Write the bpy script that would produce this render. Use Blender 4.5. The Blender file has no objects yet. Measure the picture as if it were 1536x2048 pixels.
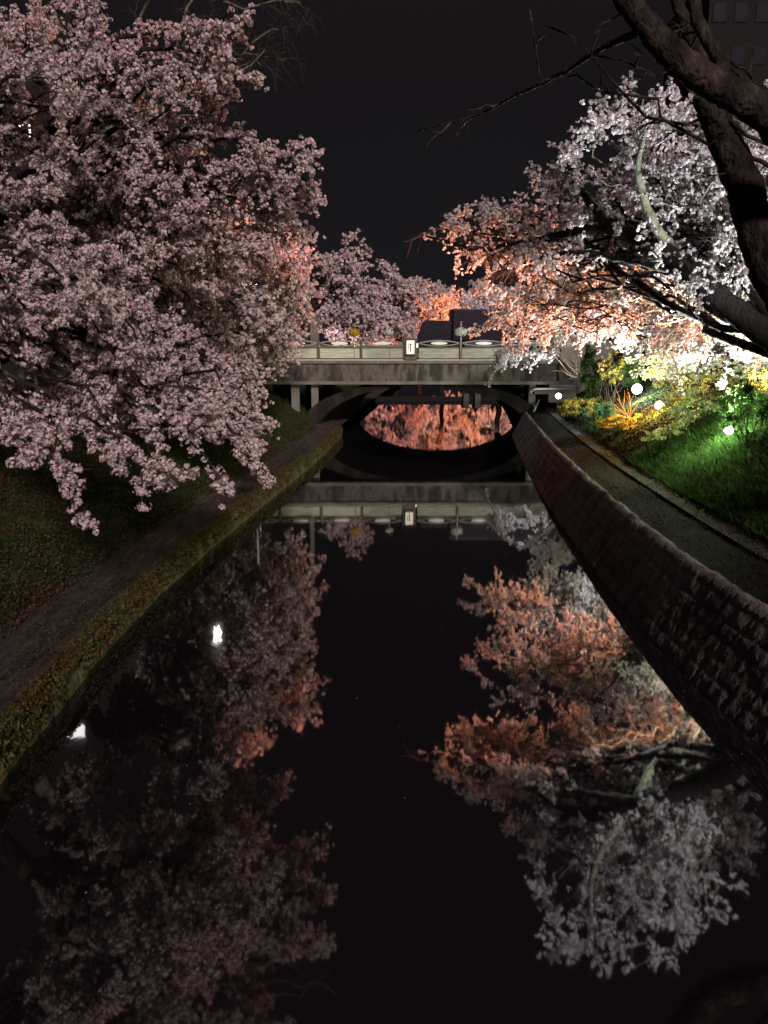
import bpy, math, random
import numpy as np
from mathutils import Vector
rng = np.random.default_rng(7); random.seed(7)
R = math.radians
scene = bpy.context.scene
COL = scene.collection

# ------------------------------------------------------------------ camera
F, H, TH = 1540.0, 4.3, math.atan(334/1540)
cd = bpy.data.cameras.new('camera'); cam = bpy.data.objects.new('camera', cd); COL.objects.link(cam)
cam.location = (0, 0, H); cam.rotation_euler = (R(90)-TH, 0, 0)
cd.sensor_fit = 'VERTICAL'; cd.sensor_height = 24.0; cd.lens = 24.0*F/2048.0
cd.clip_start = 0.05; cd.clip_end = 1500
scene.camera = cam
# ------------------------------------------------------------------ world, moonlit city glow, exposure
w = bpy.data.worlds.new('World'); scene.world = w; w.use_nodes = True
wn = w.node_tree; wn.nodes.clear()
wo = wn.nodes.new('ShaderNodeOutputWorld'); bg = wn.nodes.new('ShaderNodeBackground')
bg.inputs['Color'].default_value = (0.66, 0.52, 0.66, 1); bg.inputs['Strength'].default_value = 0.0135
# night sky: grey town glow low down, purple-brown above, thin uneven cloud
wt = wn.nodes.new('ShaderNodeTexCoord'); ws = wn.nodes.new('ShaderNodeSeparateXYZ'); wc = wn.nodes.new('ShaderNodeValToRGB'); we = wc.color_ramp.elements
wz = wn.nodes.new('ShaderNodeTexNoise'); wz.inputs['Scale'].default_value = 2.2; wz.inputs['Detail'].default_value = 5
wm = wn.nodes.new('ShaderNodeMath'); wm.operation = 'MULTIPLY_ADD'; wm.inputs[1].default_value = .35
wn.links.new(wt.outputs['Generated'], ws.inputs[0]); wn.links.new(wt.outputs['Generated'], wz.inputs['Vector'])
wn.links.new(wz.outputs['Fac'], wm.inputs[0]); wn.links.new(ws.outputs['Z'], wm.inputs[2]); wn.links.new(wm.outputs[0], wc.inputs[0])
we[0].position = .12; we[0].color = (.78, .72, .86, 1); we[1].position = .42; we[1].color = (.60, .52, .62, 1)
e_ = we.new(.75); e_.color = (.85, .55, .68, 1)
wn.links.new(wc.outputs[0], bg.inputs['Color'])
wn.links.new(bg.outputs[0], wo.inputs[0])
sd = bpy.data.lights.new('sun', 'SUN'); sun = bpy.data.objects.new('sun', sd); COL.objects.link(sun)
sd.energy = 2.75; sd.angle = R(5); sd.color = (1.0, 0.835, 0.79)
SUNV = Vector((0.22, -0.90, 0.42)).normalized()
sun.rotation_euler = SUNV.to_track_quat('Z', 'Y').to_euler()
scene.view_settings.view_transform = 'Standard'; scene.view_settings.look = 'None'
scene.view_settings.exposure = 0.0; scene.view_settings.gamma = 1.0
cy = scene.cycles
cy.use_denoising = True; cy.max_bounces = 6; cy.diffuse_bounces = 2; cy.glossy_bounces = 3
cy.transmission_bounces = 3; cy.transparent_max_bounces = 8; cy.sample_clamp_indirect = 3.0
cy.caustics_reflective = False; cy.caustics_refractive = False

# ------------------------------------------------------------------ pixel -> place
C_, S_ = math.cos(TH), math.sin(TH)
def at(px, py, Y):
    u = (px-768)/F; v = (1024-py)/F
    d = (u, C_+v*S_, -S_+v*C_); t = Y/d[1]
    return np.array((d[0]*t, Y, H+d[2]*t))

# ------------------------------------------------------------------ helpers
def link(o, parent=None):
    COL.objects.link(o)
    if parent is not None: o.parent = parent
    return o
def tag(o, label=None, cat=None, group=None, kind=None):
    if label: o['label'] = label
    if cat: o['category'] = cat
    if group: o['group'] = group
    if kind: o['kind'] = kind
    return o
def empty(name, loc, label=None, cat=None, group=None, rz=0):
    o = bpy.data.objects.new(name, None); COL.objects.link(o); o.location = tuple(float(c) for c in loc)
    o.rotation_euler = (0, 0, rz); o.empty_display_size = .2
    o['_o'] = 1; del o['_o']
    return tag(o, label, cat, group)
class MB:
    def __init__(s): s.v = []; s.f = []
    def add(s, V, Fs):
        b = len(s.v); s.v += [tuple(map(float, p)) for p in V]; s.f += [tuple(b+i for i in q) for q in Fs]; return s
    def box(s, x0, x1, y0, y1, z0, z1, bev=0.0):
        b = min(bev, (x1-x0)*.45, (y1-y0)*.45, (z1-z0)*.45)
        if b <= 0:
            V = [(x, y, z) for z in (z0, z1) for y in (y0, y1) for x in (x0, x1)]
            return s.add(V, [(0,2,3,1),(4,5,7,6),(0,1,5,4),(2,6,7,3),(0,4,6,2),(1,3,7,5)])
        def ring(z, o): 
            a = b
            return [(x0+a+o-b, y0+o, z), (x1-a-o+b, y0+o, z), (x1-o, y0+a+o-b, z), (x1-o, y1-a-o+b, z), (x1-a-o+b, y1-o, z), (x0+a+o-b, y1-o, z), (x0+o, y1-a-o+b, z), (x0+o, y0+a+o-b, z)]
        # octagonal column of rings: chamfered vertical edges, then chamfered caps
        def rg(z, i):
            return [(x0+b+i, y0+i, z), (x1-b-i, y0+i, z), (x1-i, y0+b+i, z), (x1-i, y1-b-i, z), (x1-b-i, y1-i, z), (x0+b+i, y1-i, z), (x0+i, y1-b-i, z), (x0+i, y0+b+i, z)]
        V = []
        for z, i in ((z0, b*.9), (z0+b, 0), (z1-b, 0), (z1, b*.9)):
            V += rg(z, i*.5)
        Fs = [tuple(range(7, -1, -1)), tuple(range(24, 32))]
        for k in range(3):
            for j in range(8): Fs.append((k*8+j, k*8+(j+1) % 8, (k+1)*8+(j+1) % 8, (k+1)*8+j))
        return s.add(V, Fs)
    def tube(s, pts, rad, n=8, cap=True, jit=0.0):
        P = [Vector(tuple(map(float, p))) for p in pts]
        if not hasattr(rad, '__len__'): rad = [rad]*len(P)
        V = []; Fs = []; up = None
        for i, p in enumerate(P):
            t = (P[min(i+1, len(P)-1)]-P[max(i-1, 0)]).normalized()
            if up is None: up = t.orthogonal().normalized()
            a = (up - t*up.dot(t)); a = a.normalized() if a.length > 1e-6 else t.orthogonal().normalized(); up = a
            b = t.cross(a)
            for k in range(n):
                q = 2*math.pi*k/n; V.append(p + (a*math.cos(q)+b*math.sin(q))*(rad[i]*(1+jit*(math.sin(k*2.1+i*.7)*math.sin(i*1.9+k)+.6*random.uniform(-1, 1)))))
        for i in range(len(P)-1):
            for k in range(n): Fs.append((i*n+k, i*n+(k+1) % n, (i+1)*n+(k+1) % n, (i+1)*n+k))
        if cap: Fs += [tuple(range(n-1, -1, -1)), tuple(range((len(P)-1)*n, len(P)*n))]
        return s.add(V, Fs)
    def lathe(s, c, prof, n=16, axis='z'):
        V = []; Fs = []
        for (r, h) in prof:
            for k in range(n):
                q = 2*math.pi*k/n; x, y = r*math.cos(q), r*math.sin(q)
                V.append({'z': (c[0]+x, c[1]+y, c[2]+h), 'y': (c[0]+x, c[1]+h, c[2]+y), 'x': (c[0]+h, c[1]+x, c[2]+y)}[axis])
        for i in range(len(prof)-1):
            for k in range(n): Fs.append((i*n+k, i*n+(k+1) % n, (i+1)*n+(k+1) % n, (i+1)*n+k))
        Fs += [tuple(range(n-1, -1, -1)), tuple(range((len(prof)-1)*n, len(prof)*n))]
        return s.add(V, Fs)
    def prism(s, poly, y0, y1):            # poly in x,z
        n = len(poly)
        V = [(x, y0, z) for x, z in poly]+[(x, y1, z) for x, z in poly]
        return s.add(V, [tuple(range(n)), tuple(range(2*n-1, n-1, -1))]+[(i, n+i, n+(i+1) % n, (i+1) % n) for i in range(n)])
def world_off(o):
    x = np.zeros(3)
    while o is not None:
        x += np.array(o.location); o = o.parent
    return x
def obj(name, mb, mat, parent=None, smooth=False, tris=True):
    me = bpy.data.meshes.new(name)
    off = world_off(parent) if parent is not None else np.zeros(3)
    V = [(p[0]-off[0], p[1]-off[1], p[2]-off[2]) for p in mb.v]
    me.from_pydata(V, [], mb.f); me.materials.append(mat)
    if smooth: me.polygons.foreach_set('use_smooth', [True]*len(me.polygons))
    return link(bpy.data.objects.new(name, me), parent)
def npmesh(name, V, Fa, mat, parent=None, smooth=False):
    """V (n,3), Fa (m,k) uniform k-gons"""
    off = world_off(parent) if parent is not None else np.zeros(3)
    V = np.asarray(V, float)-off; Fa = np.asarray(Fa, np.int32); m, k = Fa.shape
    me = bpy.data.meshes.new(name)
    me.vertices.add(len(V)); me.vertices.foreach_set('co', V.astype(np.float32).ravel())
    me.loops.add(m*k); me.loops.foreach_set('vertex_index', Fa.ravel())
    me.polygons.add(m); me.polygons.foreach_set('loop_start', np.arange(0, m*k, k, dtype=np.int32))
    try: me.polygons.foreach_set('loop_total', np.full(m, k, np.int32))
    except Exception: pass
    if smooth: me.polygons.foreach_set('use_smooth', np.ones(m, bool))
    me.update(calc_edges=True); me.validate()
    me.materials.append(mat)
    return link(bpy.data.objects.new(name, me), parent)
def unit(a): return a/np.maximum(np.linalg.norm(a, axis=-1, keepdims=True), 1e-9)

# ------------------------------------------------------------------ materials
def mat(name, cols, scale=4.0, rough=.8, bump=0.0, bscale=30.0, detail=6, stretch=(1,1,1), metal=0.0, pos=None, spec=.3):
    m = bpy.data.materials.new(name); m.use_nodes = True; nt = m.node_tree; b = nt.nodes['Principled BSDF']
    b.inputs['Roughness'].default_value = rough; b.inputs['Metallic'].default_value = metal
    b.inputs['Specular IOR Level'].default_value = spec
    tc = nt.nodes.new('ShaderNodeTexCoord'); mp = nt.nodes.new('ShaderNodeMapping'); mp.inputs['Scale'].default_value = stretch
    nt.links.new(tc.outputs['Object'], mp.inputs[0])
    if len(cols) > 1:
        nz = nt.nodes.new('ShaderNodeTexNoise'); nz.inputs['Scale'].default_value = scale; nz.inputs['Detail'].default_value = detail
        nz.inputs['Roughness'].default_value = .65
        nt.links.new(mp.outputs[0], nz.inputs['Vector'])
        cr = nt.nodes.new('ShaderNodeValToRGB'); el = cr.color_ramp.elements
        n = len(cols); ps = pos or [.3+.4*i/(n-1) for i in range(n)]
        while len(el) < n: el.new(.5)
        for e, c, p in zip(el, cols, ps): e.position = p; e.color = (*c, 1)
        nt.links.new(nz.outputs['Fac'], cr.inputs[0]); nt.links.new(cr.outputs[0], b.inputs['Base Color'])
    else: b.inputs['Base Color'].default_value = (*cols[0], 1)
    if bump:
        n2 = nt.nodes.new('ShaderNodeTexNoise'); n2.inputs['Scale'].default_value = bscale; n2.inputs['Detail'].default_value = 5
        nt.links.new(mp.outputs[0], n2.inputs['Vector'])
        bp = nt.nodes.new('ShaderNodeBump'); bp.inputs['Strength'].default_value = bump; bp.inputs['Distance'].default_value = .06 if name.startswith('bark') else .03
        nt.links.new(n2.outputs['Fac'], bp.inputs['Height']); nt.links.new(bp.outputs[0], b.inputs['Normal'])
    return m
def leafmat(name, cols, trans=.4, rough=.6, nscale=.6, tint=None):
    """thin petals or leaves: each one gets its own tone, light passes through"""
    m = bpy.data.materials.new(name); m.use_nodes = True; nt = m.node_tree; nt.nodes.clear()
    out = nt.nodes.new('ShaderNodeOutputMaterial'); g = nt.nodes.new('ShaderNodeNewGeometry')
    cr = nt.nodes.new('ShaderNodeValToRGB'); el = cr.color_ramp.elements
    while len(el) < len(cols): el.new(.5)
    for i, (e, c) in enumerate(zip(el, cols)): e.position = i/(len(cols)-1); e.color = (*c, 1)
    nt.links.new(g.outputs['Random Per Island'], cr.inputs[0])
    d = nt.nodes.new('ShaderNodeBsdfDiffuse'); t = nt.nodes.new('ShaderNodeBsdfTranslucent'); mx = nt.nodes.new('ShaderNodeMixShader')
    mx.inputs[0].default_value = trans; cout = cr.outputs[0]
    if tint:
        nz = nt.nodes.new('ShaderNodeTexNoise'); nz.inputs['Scale'].default_value = nscale; nz.inputs['Detail'].default_value = 3
        tc = nt.nodes.new('ShaderNodeTexCoord'); nt.links.new(tc.outputs['Object'], nz.inputs['Vector'])
        c2 = nt.nodes.new('ShaderNodeValToRGB'); e2 = c2.color_ramp.elements; e2[0].position = .40; e2[0].color = (1, 1, 1, 1); e2[1].position = .60; e2[1].color = (*tint, 1)
        mu = nt.nodes.new('ShaderNodeMix'); mu.data_type = 'RGBA'; mu.blend_type = 'MULTIPLY'; mu.inputs[0].default_value = 1
        nt.links.new(nz.outputs['Fac'], c2.inputs[0]); nt.links.new(cout, mu.inputs[6]); nt.links.new(c2.outputs[0], mu.inputs[7]); cout = mu.outputs[2]
    nt.links.new(cout, d.inputs[0]); nt.links.new(cout, t.inputs[0])
    nt.links.new(d.outputs[0], mx.inputs[1]); nt.links.new(t.outputs[0], mx.inputs[2]); nt.links.new(mx.outputs[0], out.inputs[0])
    return m
def emis(name, col, s):
    m = bpy.data.materials.new(name); m.use_nodes = True; nt = m.node_tree; nt.nodes.clear()
    o = nt.nodes.new('ShaderNodeOutputMaterial'); e = nt.nodes.new('ShaderNodeEmission')
    e.inputs[0].default_value = (*col, 1); e.inputs[1].default_value = s; nt.links.new(e.outputs[0], o.inputs[0]); return m

M = {}
M['petal_pink'] = leafmat('petal_pink', [(.40,.25,.25), (.60,.45,.45), (.70,.56,.56), (.76,.65,.60), (.70,.59,.64), (.86,.77,.76)], .25, nscale=.9, tint=(.96,.93,.98))
M['petal_white'] = leafmat('petal_white', [(.55,.42,.43), (.74,.66,.68), (.84,.80,.82), (.86,.84,.86)], .5)
M['bark'] = mat('bark', [(.008,.006,.006), (.026,.020,.018), (.045,.035,.030), (.11,.085,.068)], 5, .9, 1.0, 22, stretch=(1,1,.6), pos=[.36,.48,.58,.70], detail=10, spec=.1)
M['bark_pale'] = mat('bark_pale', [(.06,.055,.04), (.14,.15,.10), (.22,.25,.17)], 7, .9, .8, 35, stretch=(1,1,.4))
M['bark_silhouette'] = mat('bark_silhouette', [(.004,.003,.003), (.009,.007,.006), (.018,.014,.012)], 9, .9, 1.0, 30, stretch=(1,1,.35))  # bark darkened: the bough's backlit silhouette is put into its colour
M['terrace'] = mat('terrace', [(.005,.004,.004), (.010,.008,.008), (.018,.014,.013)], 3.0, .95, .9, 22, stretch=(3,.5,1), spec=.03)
M['twig'] = mat('twig', [(.045,.032,.028)], rough=.85)
M['soil'] = mat('soil', [(.020,.015,.014), (.045,.034,.030), (.075,.055,.045)], 2.2, .95, 1.0, 18, stretch=(1.6,.6,1), spec=.03)
M['ledge'] = mat('ledge', [(.032,.026,.025), (.066,.054,.051), (.11,.092,.085)], 3.0, .9, .9, 22, stretch=(3,.5,1), spec=.03)
M['turf'] = mat('turf', [(.014,.018,.008), (.030,.040,.014), (.055,.050,.025)], 1.6, .95, 1.0, 14, spec=.03)
M['moss_stone'] = mat('moss_stone', [(.03,.028,.02), (.06,.065,.025), (.09,.09,.04), (.12,.10,.07)], 2.0, .9, .8, 25)
M['wall_stone'] = mat('wall_stone', [(.040,.035,.037), (.095,.084,.088), (.17,.152,.156), (.11,.105,.10)], 1.7, .9, .9, 26)
M['kerb'] = mat('kerb', [(.012,.010,.009), (.040,.034,.030), (.075,.064,.056)], 3.6, .9, 1.0, 25, detail=9, spec=.05)
M['asphalt'] = mat('asphalt', [(.04,.04,.042), (.06,.058,.058)], 8, .85, .4, 60)
M['concrete'] = mat('concrete', [(.036,.031,.028), (.080,.073,.064), (.125,.118,.103), (.040,.034,.030)], 1.1, .85, .5, 25, stretch=(1.5,1,.45), pos=[.38,.47,.53,.64], detail=9)
M['concrete_pale'] = mat('concrete_pale', [(.11,.105,.09), (.19,.185,.16)], 2.0, .85, .3, 30, stretch=(1,1,.5))
M['dark_wall'] = mat('dark_wall', [(.007,.006,.007), (.011,.009,.010)], 2.0, .9)
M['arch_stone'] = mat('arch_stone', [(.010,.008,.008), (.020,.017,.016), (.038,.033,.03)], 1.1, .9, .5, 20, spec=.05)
M['soffit'] = mat('soffit', [(.05,.043,.04), (.09,.08,.075)], 1.6, .9, .4, 25)
M['bronze'] = mat('bronze', [(.06,.055,.045), (.11,.10,.08)], 12, .5, .2, 40, metal=.3)
M['rail'] = mat('rail', [(.20,.19,.16), (.34,.33,.28)], 12, .5, .1, 40, metal=.2)
M['white_paint'] = mat('white_paint', [(.68,.68,.64), (.78,.78,.74)], 5, .5)
M['black'] = mat('black', [(.012,.012,.013)], rough=.5)
M['rubber'] = mat('rubber', [(.02,.02,.02), (.03,.03,.03)], 20, .8)
M['truck'] = mat('truck', [(.010,.006,.016), (.016,.010,.024)], 3, .5, spec=.12)
M['truck_low'] = mat('truck_low', [(.03,.037,.05), (.045,.055,.07)], 3, .5)
M['glass_dark'] = mat('glass_dark', [(.02,.022,.03)], rough=.1, spec=.12)
M['steel'] = mat('steel', [(.30,.30,.31), (.42,.42,.42)], 14, .45, metal=.7)
M['leaf_green'] = leafmat('leaf_green', [(.03,.07,.02), (.07,.14,.04), (.13,.20,.06)], .35)
M['leaf_yellow'] = leafmat('leaf_yellow', [(.14,.11,.03), (.32,.25,.05), (.48,.36,.07)], .35)
M['leaf_pale'] = leafmat('leaf_pale', [(.18,.22,.08), (.36,.42,.17), (.55,.58,.30)], .35)
M['leaf_bluegreen'] = leafmat('leaf_bluegreen', [(.03,.09,.05), (.06,.15,.09), (.10,.2,.12)], .35)
M['grass'] = leafmat('grass', [(.02,.05,.014), (.045,.09,.026), (.08,.12,.04)], .35, nscale=1.2, tint=(.75,.6,.6))
M['cover'] = leafmat('cover', [(.013,.017,.008), (.030,.036,.014), (.058,.050,.032), (.105,.080,.066)], .2, nscale=.8, tint=(1.25,.80,.85))
M['cover_shade'] = leafmat('cover_shade', [(.007,.007,.006), (.013,.015,.009), (.024,.020,.018)], .2)  # darker copy of cover: the right bank's lack of light is in the colour
M['kerb_leaf'] = leafmat('kerb_leaf', [(.025,.025,.012), (.06,.065,.02), (.10,.10,.04), (.13,.105,.07)], .25, nscale=1.3, tint=(1.0,.72,.62))
M['petal_yellow'] = leafmat('petal_yellow', [(.30,.22,.02), (.50,.38,.03)], .3)
M['petal_basket'] = leafmat('petal_basket', [(.30,.38,.28), (.60,.66,.56), (.75,.78,.72)], .3)
# frosted railing panels
def panelmat():
    m = bpy.data.materials.new('frosted_panel'); m.use_nodes = True; nt = m.node_tree; nt.nodes.clear()
    out = nt.nodes.new('ShaderNodeOutputMaterial'); tc = nt.nodes.new('ShaderNodeTexCoord')
    mp = nt.nodes.new('ShaderNodeMapping'); mp.inputs['Scale'].default_value = (.7, 1, 9)
    nz = nt.nodes.new('ShaderNodeTexNoise'); nz.inputs['Scale'].default_value = 2.0; nz.inputs['Detail'].default_value = 4
    cr = nt.nodes.new('ShaderNodeValToRGB'); e = cr.color_ramp.elements
    e[0].position = .3; e[0].color = (.42,.45,.36,1); e[1].position = .7; e[1].color = (.74,.77,.64,1)
    nt.links.new(tc.outputs['Object'], mp.inputs[0]); nt.links.new(mp.outputs[0], nz.inputs['Vector']); nt.links.new(nz.outputs['Fac'], cr.inputs[0])
    d = nt.nodes.new('ShaderNodeBsdfDiffuse'); t = nt.nodes.new('ShaderNodeBsdfTranslucent'); mx = nt.nodes.new('ShaderNodeMixShader'); mx.inputs[0].default_value = .5
    nt.links.new(cr.outputs[0], d.inputs[0]); nt.links.new(cr.outputs[0], t.inputs[0])
    nt.links.new(d.outputs[0], mx.inputs[1]); nt.links.new(t.outputs[0], mx.inputs[2]); nt.links.new(mx.outputs[0], out.inputs[0])
    return m
M['panel'] = panelmat()
# water: nearly still, black, with slow ripples
def watermat():
    m = bpy.data.materials.new('water'); m.use_nodes = True; nt = m.node_tree; b = nt.nodes['Principled BSDF']
    b.inputs['Base Color'].default_value = (.007,.0055,.007,1); b.inputs['Roughness'].default_value = .03; b.inputs['IOR'].default_value = 2.45
    tc = nt.nodes.new('ShaderNodeTexCoord'); mp = nt.nodes.new('ShaderNodeMapping'); mp.inputs['Scale'].default_value = (1.0, .55, 1)
    a = nt.nodes.new('ShaderNodeTexNoise'); a.inputs['Scale'].default_value = 2.2; a.inputs['Detail'].default_value = 3; a.inputs['Roughness'].default_value = .5
    bp = nt.nodes.new('ShaderNodeBump'); bp.inputs['Strength'].default_value = .022; bp.inputs['Distance'].default_value = .05
    nt.links.new(tc.outputs['Object'], mp.inputs[0]); nt.links.new(mp.outputs[0], a.inputs['Vector'])
    nt.links.new(a.outputs['Fac'], bp.inputs['Height']); nt.links.new(bp.outputs[0], b.inputs['Normal'])
    return m
M['water'] = watermat()

# ------------------------------------------------------------------ channel shape
_ly = [-30, 5, 7.2, 10.7, 13, 16.1, 20, 27.1, 34, 38, 50, 62, 120]
_lx = [-2.6, -3.75, -3.9, -4.02, -3.97, -3.75, -3.4, -2.73, -2.2, -2.0, -1.2, -0.2, 5]
_ry = [-30, 5, 7.6, 9.2, 11.1, 13.3, 15.7, 20, 24.3, 32, 38, 50, 62, 120]
_rx = [6.2, 4.4, 4.15, 4.05, 4.0, 4.06, 4.18, 4.45, 4.8, 5.6, 6.3, 7.8, 9.2, 15]
def XL(Y): return np.interp(Y, _ly, _lx)
def XR(Y): return np.interp(Y, _ry, _rx)
def hash2(a, b): 
    v = np.sin(a*127.1+b*311.7)*43758.5453; return v-np.floor(v)
def vnoise(x, y):
    xi, yi = np.floor(x), np.floor(y); fx, fy = x-xi, y-yi; fx = fx*fx*(3-2*fx); fy = fy*fy*(3-2*fy)
    return (hash2(xi, yi)*(1-fx)+hash2(xi+1, yi)*fx)*(1-fy)+(hash2(xi, yi+1)*(1-fx)+hash2(xi+1, yi+1)*fx)*fy
def fnoise(x, y): return vnoise(x, y)*.55+vnoise(x*2.1+9, y*2.1)*.28+vnoise(x*4.3, y*4.3+5)*.17
WLZ, WRZ, WRB = .40, 1.12, .58       # wall heights, batter
# left bank height away from the wall, right bank height
def zleft(s):  return np.interp(s, [0, 1.15, 1.5, 5.0, 6.0, 400], [WLZ, WLZ+.03, WLZ+.18, 2.95, 3.1, 3.2])
def zright(s): return np.interp(s, [WRB, 1.62, 2.02, 2.1, 5.4, 6.4, 400], [WRZ, WRZ+.05, WRZ+.09, WRZ+.1, 3.25, 3.45, 3.6])
Ys = np.concatenate([np.arange(-25, 5, 1.0), np.arange(5, 40, .2), np.arange(40, 120, 1.5), np.array([130, 160, 220, 320, 600])])
def loft(name, side, svals, zf, material, amp=.0, lift=0.0, yr=None):
    yy = Ys if yr is None else Ys[(Ys >= yr[0]) & (Ys <= yr[1])]
    s = np.array(svals); Yg, Sg = np.meshgrid(yy, s, indexing='ij')
    X = XL(Yg)-Sg if side == 'L' else XR(Yg)+Sg
    Z = zf(Sg)+lift
    if amp: Z = Z+amp*(fnoise(X*2.3, Yg*2.3)-.5)*np.clip((Sg-s[0])*3, 0, 1)*np.clip((8-Sg), .15, 1)
    V = np.stack([X, Yg, Z], -1).reshape(-1, 3); n, k = len(yy), len(s)
    i = (np.arange(n-1)[:, None]*k+np.arange(k-1)[None]).ravel()
    Fa = np.stack([i, i+1, i+k+1, i+k], 1) if side == 'R' else np.stack([i, i+k, i+k+1, i+1], 1)
    return npmesh(name, V, Fa, material, smooth=True)
tag(loft('towpath', 'L', [.17, .3, .5, .7, .9, 1.1, 1.3], zleft, M['ledge'], .05), kind='structure')
tag(loft('ground', 'L', list(np.arange(1.3, 7, .2))+[8, 10, 14, 20, 40, 90, 200, 400], zleft, M['turf'], .22), kind='structure')
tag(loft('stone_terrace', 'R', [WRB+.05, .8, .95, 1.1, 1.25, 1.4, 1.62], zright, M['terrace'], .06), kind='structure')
tag(loft('footpath_kerb', 'R', [1.62, 1.7, 1.82, 1.94, 2.02], lambda s: zright(s)+.05, M['kerb'], .05), kind='structure')
tag(loft('ground', 'R', list(np.arange(2.0, 7.4, .2))+[8, 10, 14, 20, 40, 90, 200, 400], zright, M['turf'], .25), kind='structure')
# water
wv = MB(); wv.add([(-60, -40, 0), (80, -40, 0), (80, 200, 0), (-60, 200, 0)], [(0, 1, 2, 3)])
tag(obj('water', wv, M['water']), kind='structure')

def stonewall(name, side, height, batter, cw, ch, top, material, label, amp=.07, step=.045, y0=5, y1=38):
    yy = np.arange(y0, y1, step); tt = np.arange(-.25, height+.001, step)
    Yg, Tg = np.meshgrid(yy, tt, indexing='ij')
    row = np.floor(Tg/ch); u = Yg/cw+hash2(row, row*3.3)*2+(vnoise(Yg*1.3, Tg*1.3+row)-.5)*.5
    cell = np.floor(u); fu = u-cell; fv = Tg/ch-row
    d = np.minimum(np.minimum(fu, 1-fu)*cw, np.minimum(fv, 1-fv)*ch)
    bump = np.clip(d/.035, 0, 1)**.6*amp+(hash2(cell, row)-.5)*amp*.5+(fnoise(Yg*7, Tg*7)-.5)*.04+(fnoise(Yg*23, Tg*23)-.5)*.02
    off = batter*np.clip(Tg, -1, height)/height
    sg = -1 if side == 'L' else 1
    base = XL(Yg) if side == 'L' else XR(Yg)
    X = base+sg*off-sg*bump*np.clip((height-Tg)/.06+.35, 0, 1)
    Z = Tg
    V = np.stack([X, Yg, Z], -1); n, k = V.shape[:2]
    # top coping row(s)
    rows = [V]; T = V[:, -1:, :].copy()
    cope = (fnoise(yy*3, yy*0+2.5)-.5)*.06+(hash2(np.floor(yy/.5), np.zeros_like(yy))-.5)*.03
    for j, s_ in enumerate(np.linspace(.08, top, 5)):
        t = T.copy(); t[:, 0, 0] = (XL(yy)-s_ if side == 'L' else XR(yy)+batter+s_) ; t[:, 0, 2] = height+.03+cope*(1 if j < 4 else .3)+ (fnoise(yy*5, yy*0+j)-.5)*.03
        if side == 'R': t[:, 0, 0] = XR(yy)+batter+s_-.04
        rows.append(t)
    V = np.concatenate(rows, 1); n, k = V.shape[:2]
    i = (np.arange(n-1)[:, None]*k+np.arange(k-1)[None]).ravel()
    Fa = np.stack([i, i+1, i+k+1, i+k], 1) if side == 'R' else np.stack([i, i+k, i+k+1, i+1], 1)
    o = npmesh(name, V.reshape(-1, 3), Fa, material, smooth=False)
    return tag(o, label, 'wall')
stonewall('stone_wall', 'L', WLZ, .04, .42, .2, .14, M['moss_stone'], 'low mossy stone retaining wall edging the water on the left bank', .05, .045, 4, 37)
stonewall('stone_wall', 'R', WRZ, WRB, .36, .2, .14, M['wall_stone'], 'dark sloping wall of rough stone rows on the right of the water', .024, .035, 4, 37.5)

# ------------------------------------------------------------------ blossom, leaf, twig builders
def rand_unit(n):
    return unit(rng.normal(size=(n, 3)))
def discs(P, Nrm, rad, petals=False, cup=.35, sides=5):
    n = len(P); a = unit(np.cross(Nrm, rand_unit(n))); b = np.cross(Nrm, a)
    rad = np.asarray(rad).reshape(-1, 1)*np.ones((n, 1))
    if petals:
        V = [P]
        for k in range(10):
            q = 2*math.pi*k/10; r = rad*(1.0 if k % 2 == 0 else .50)
            V.append(P+(a*math.cos(q)+b*math.sin(q))*r+Nrm*rad*cup*(1.0 if k % 2 == 0 else .25))
        V = np.stack(V, 1).reshape(-1, 3); base = (np.arange(n)*11)[:, None]
        Fs = [base+np.array([[0, 1+(2*j+9) % 10, 1+2*j, 1+(2*j+1) % 10]]) for j in range(5)]
        return V, np.concatenate(Fs, 0)
    V = []
    for k in range(sides):
        q = 2*math.pi*k/sides; V.append(P+(a*math.cos(q)+b*math.sin(q))*rad*(1+.25*(k % 2)))
    return np.stack(V, 1).reshape(-1, 3), (np.arange(n)*sides)[:, None]+np.arange(sides)[None]
def leaves(P, Nrm, ln):
    n = len(P); a = unit(np.cross(Nrm, rand_unit(n))); b = np.cross(Nrm, a); ln = np.asarray(ln).reshape(-1, 1)*np.ones((n, 1)); w_ = ln*rng.uniform(.35, .6, (n, 1))
    V = np.stack([P-a*ln, P-a*ln*.1+b*w_, P+a*ln+Nrm*ln*.3, P-a*ln*.1-b*w_], 1).reshape(-1, 3)
    return V, (np.arange(n)*4)[:, None]+np.arange(4)[None]
def clusters(Cn, rc, nf, rf, petals):
    n = len(Cn); D = rand_unit(n*nf); D[:, 2] *= .85
    sc = rng.uniform(.4, 1.35, n).repeat(nf)[:, None]
    P = Cn.repeat(nf, 0)+D*rc*sc*rng.uniform(.45, 1.0, (n*nf, 1))
    Nn = unit(D+.45*rand_unit(n*nf))
    return discs(P, Nn, rf*rng.uniform(.8, 1.2, n*nf), petals)
def blades(P, h, wd, lean=.5):
    n = len(P); q = rng.uniform(0, 2*math.pi, n); a = np.stack([np.cos(q), np.sin(q), 0*q], 1)
    l = rng.normal(size=(n, 3))*lean*h[:, None]; l[:, 2] = 0
    up = np.stack([0*q, 0*q, h], 1); wv_ = (a*wd[:, None])
    V = np.stack([P-wv_, P+wv_, P+wv_*.7+up*.6+l*.4, P+up+l, P-wv_*.7+up*.6+l*.4], 1).reshape(-1, 3)
    return V, (np.arange(n)*5)[:, None]+np.arange(5)[None]
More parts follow.
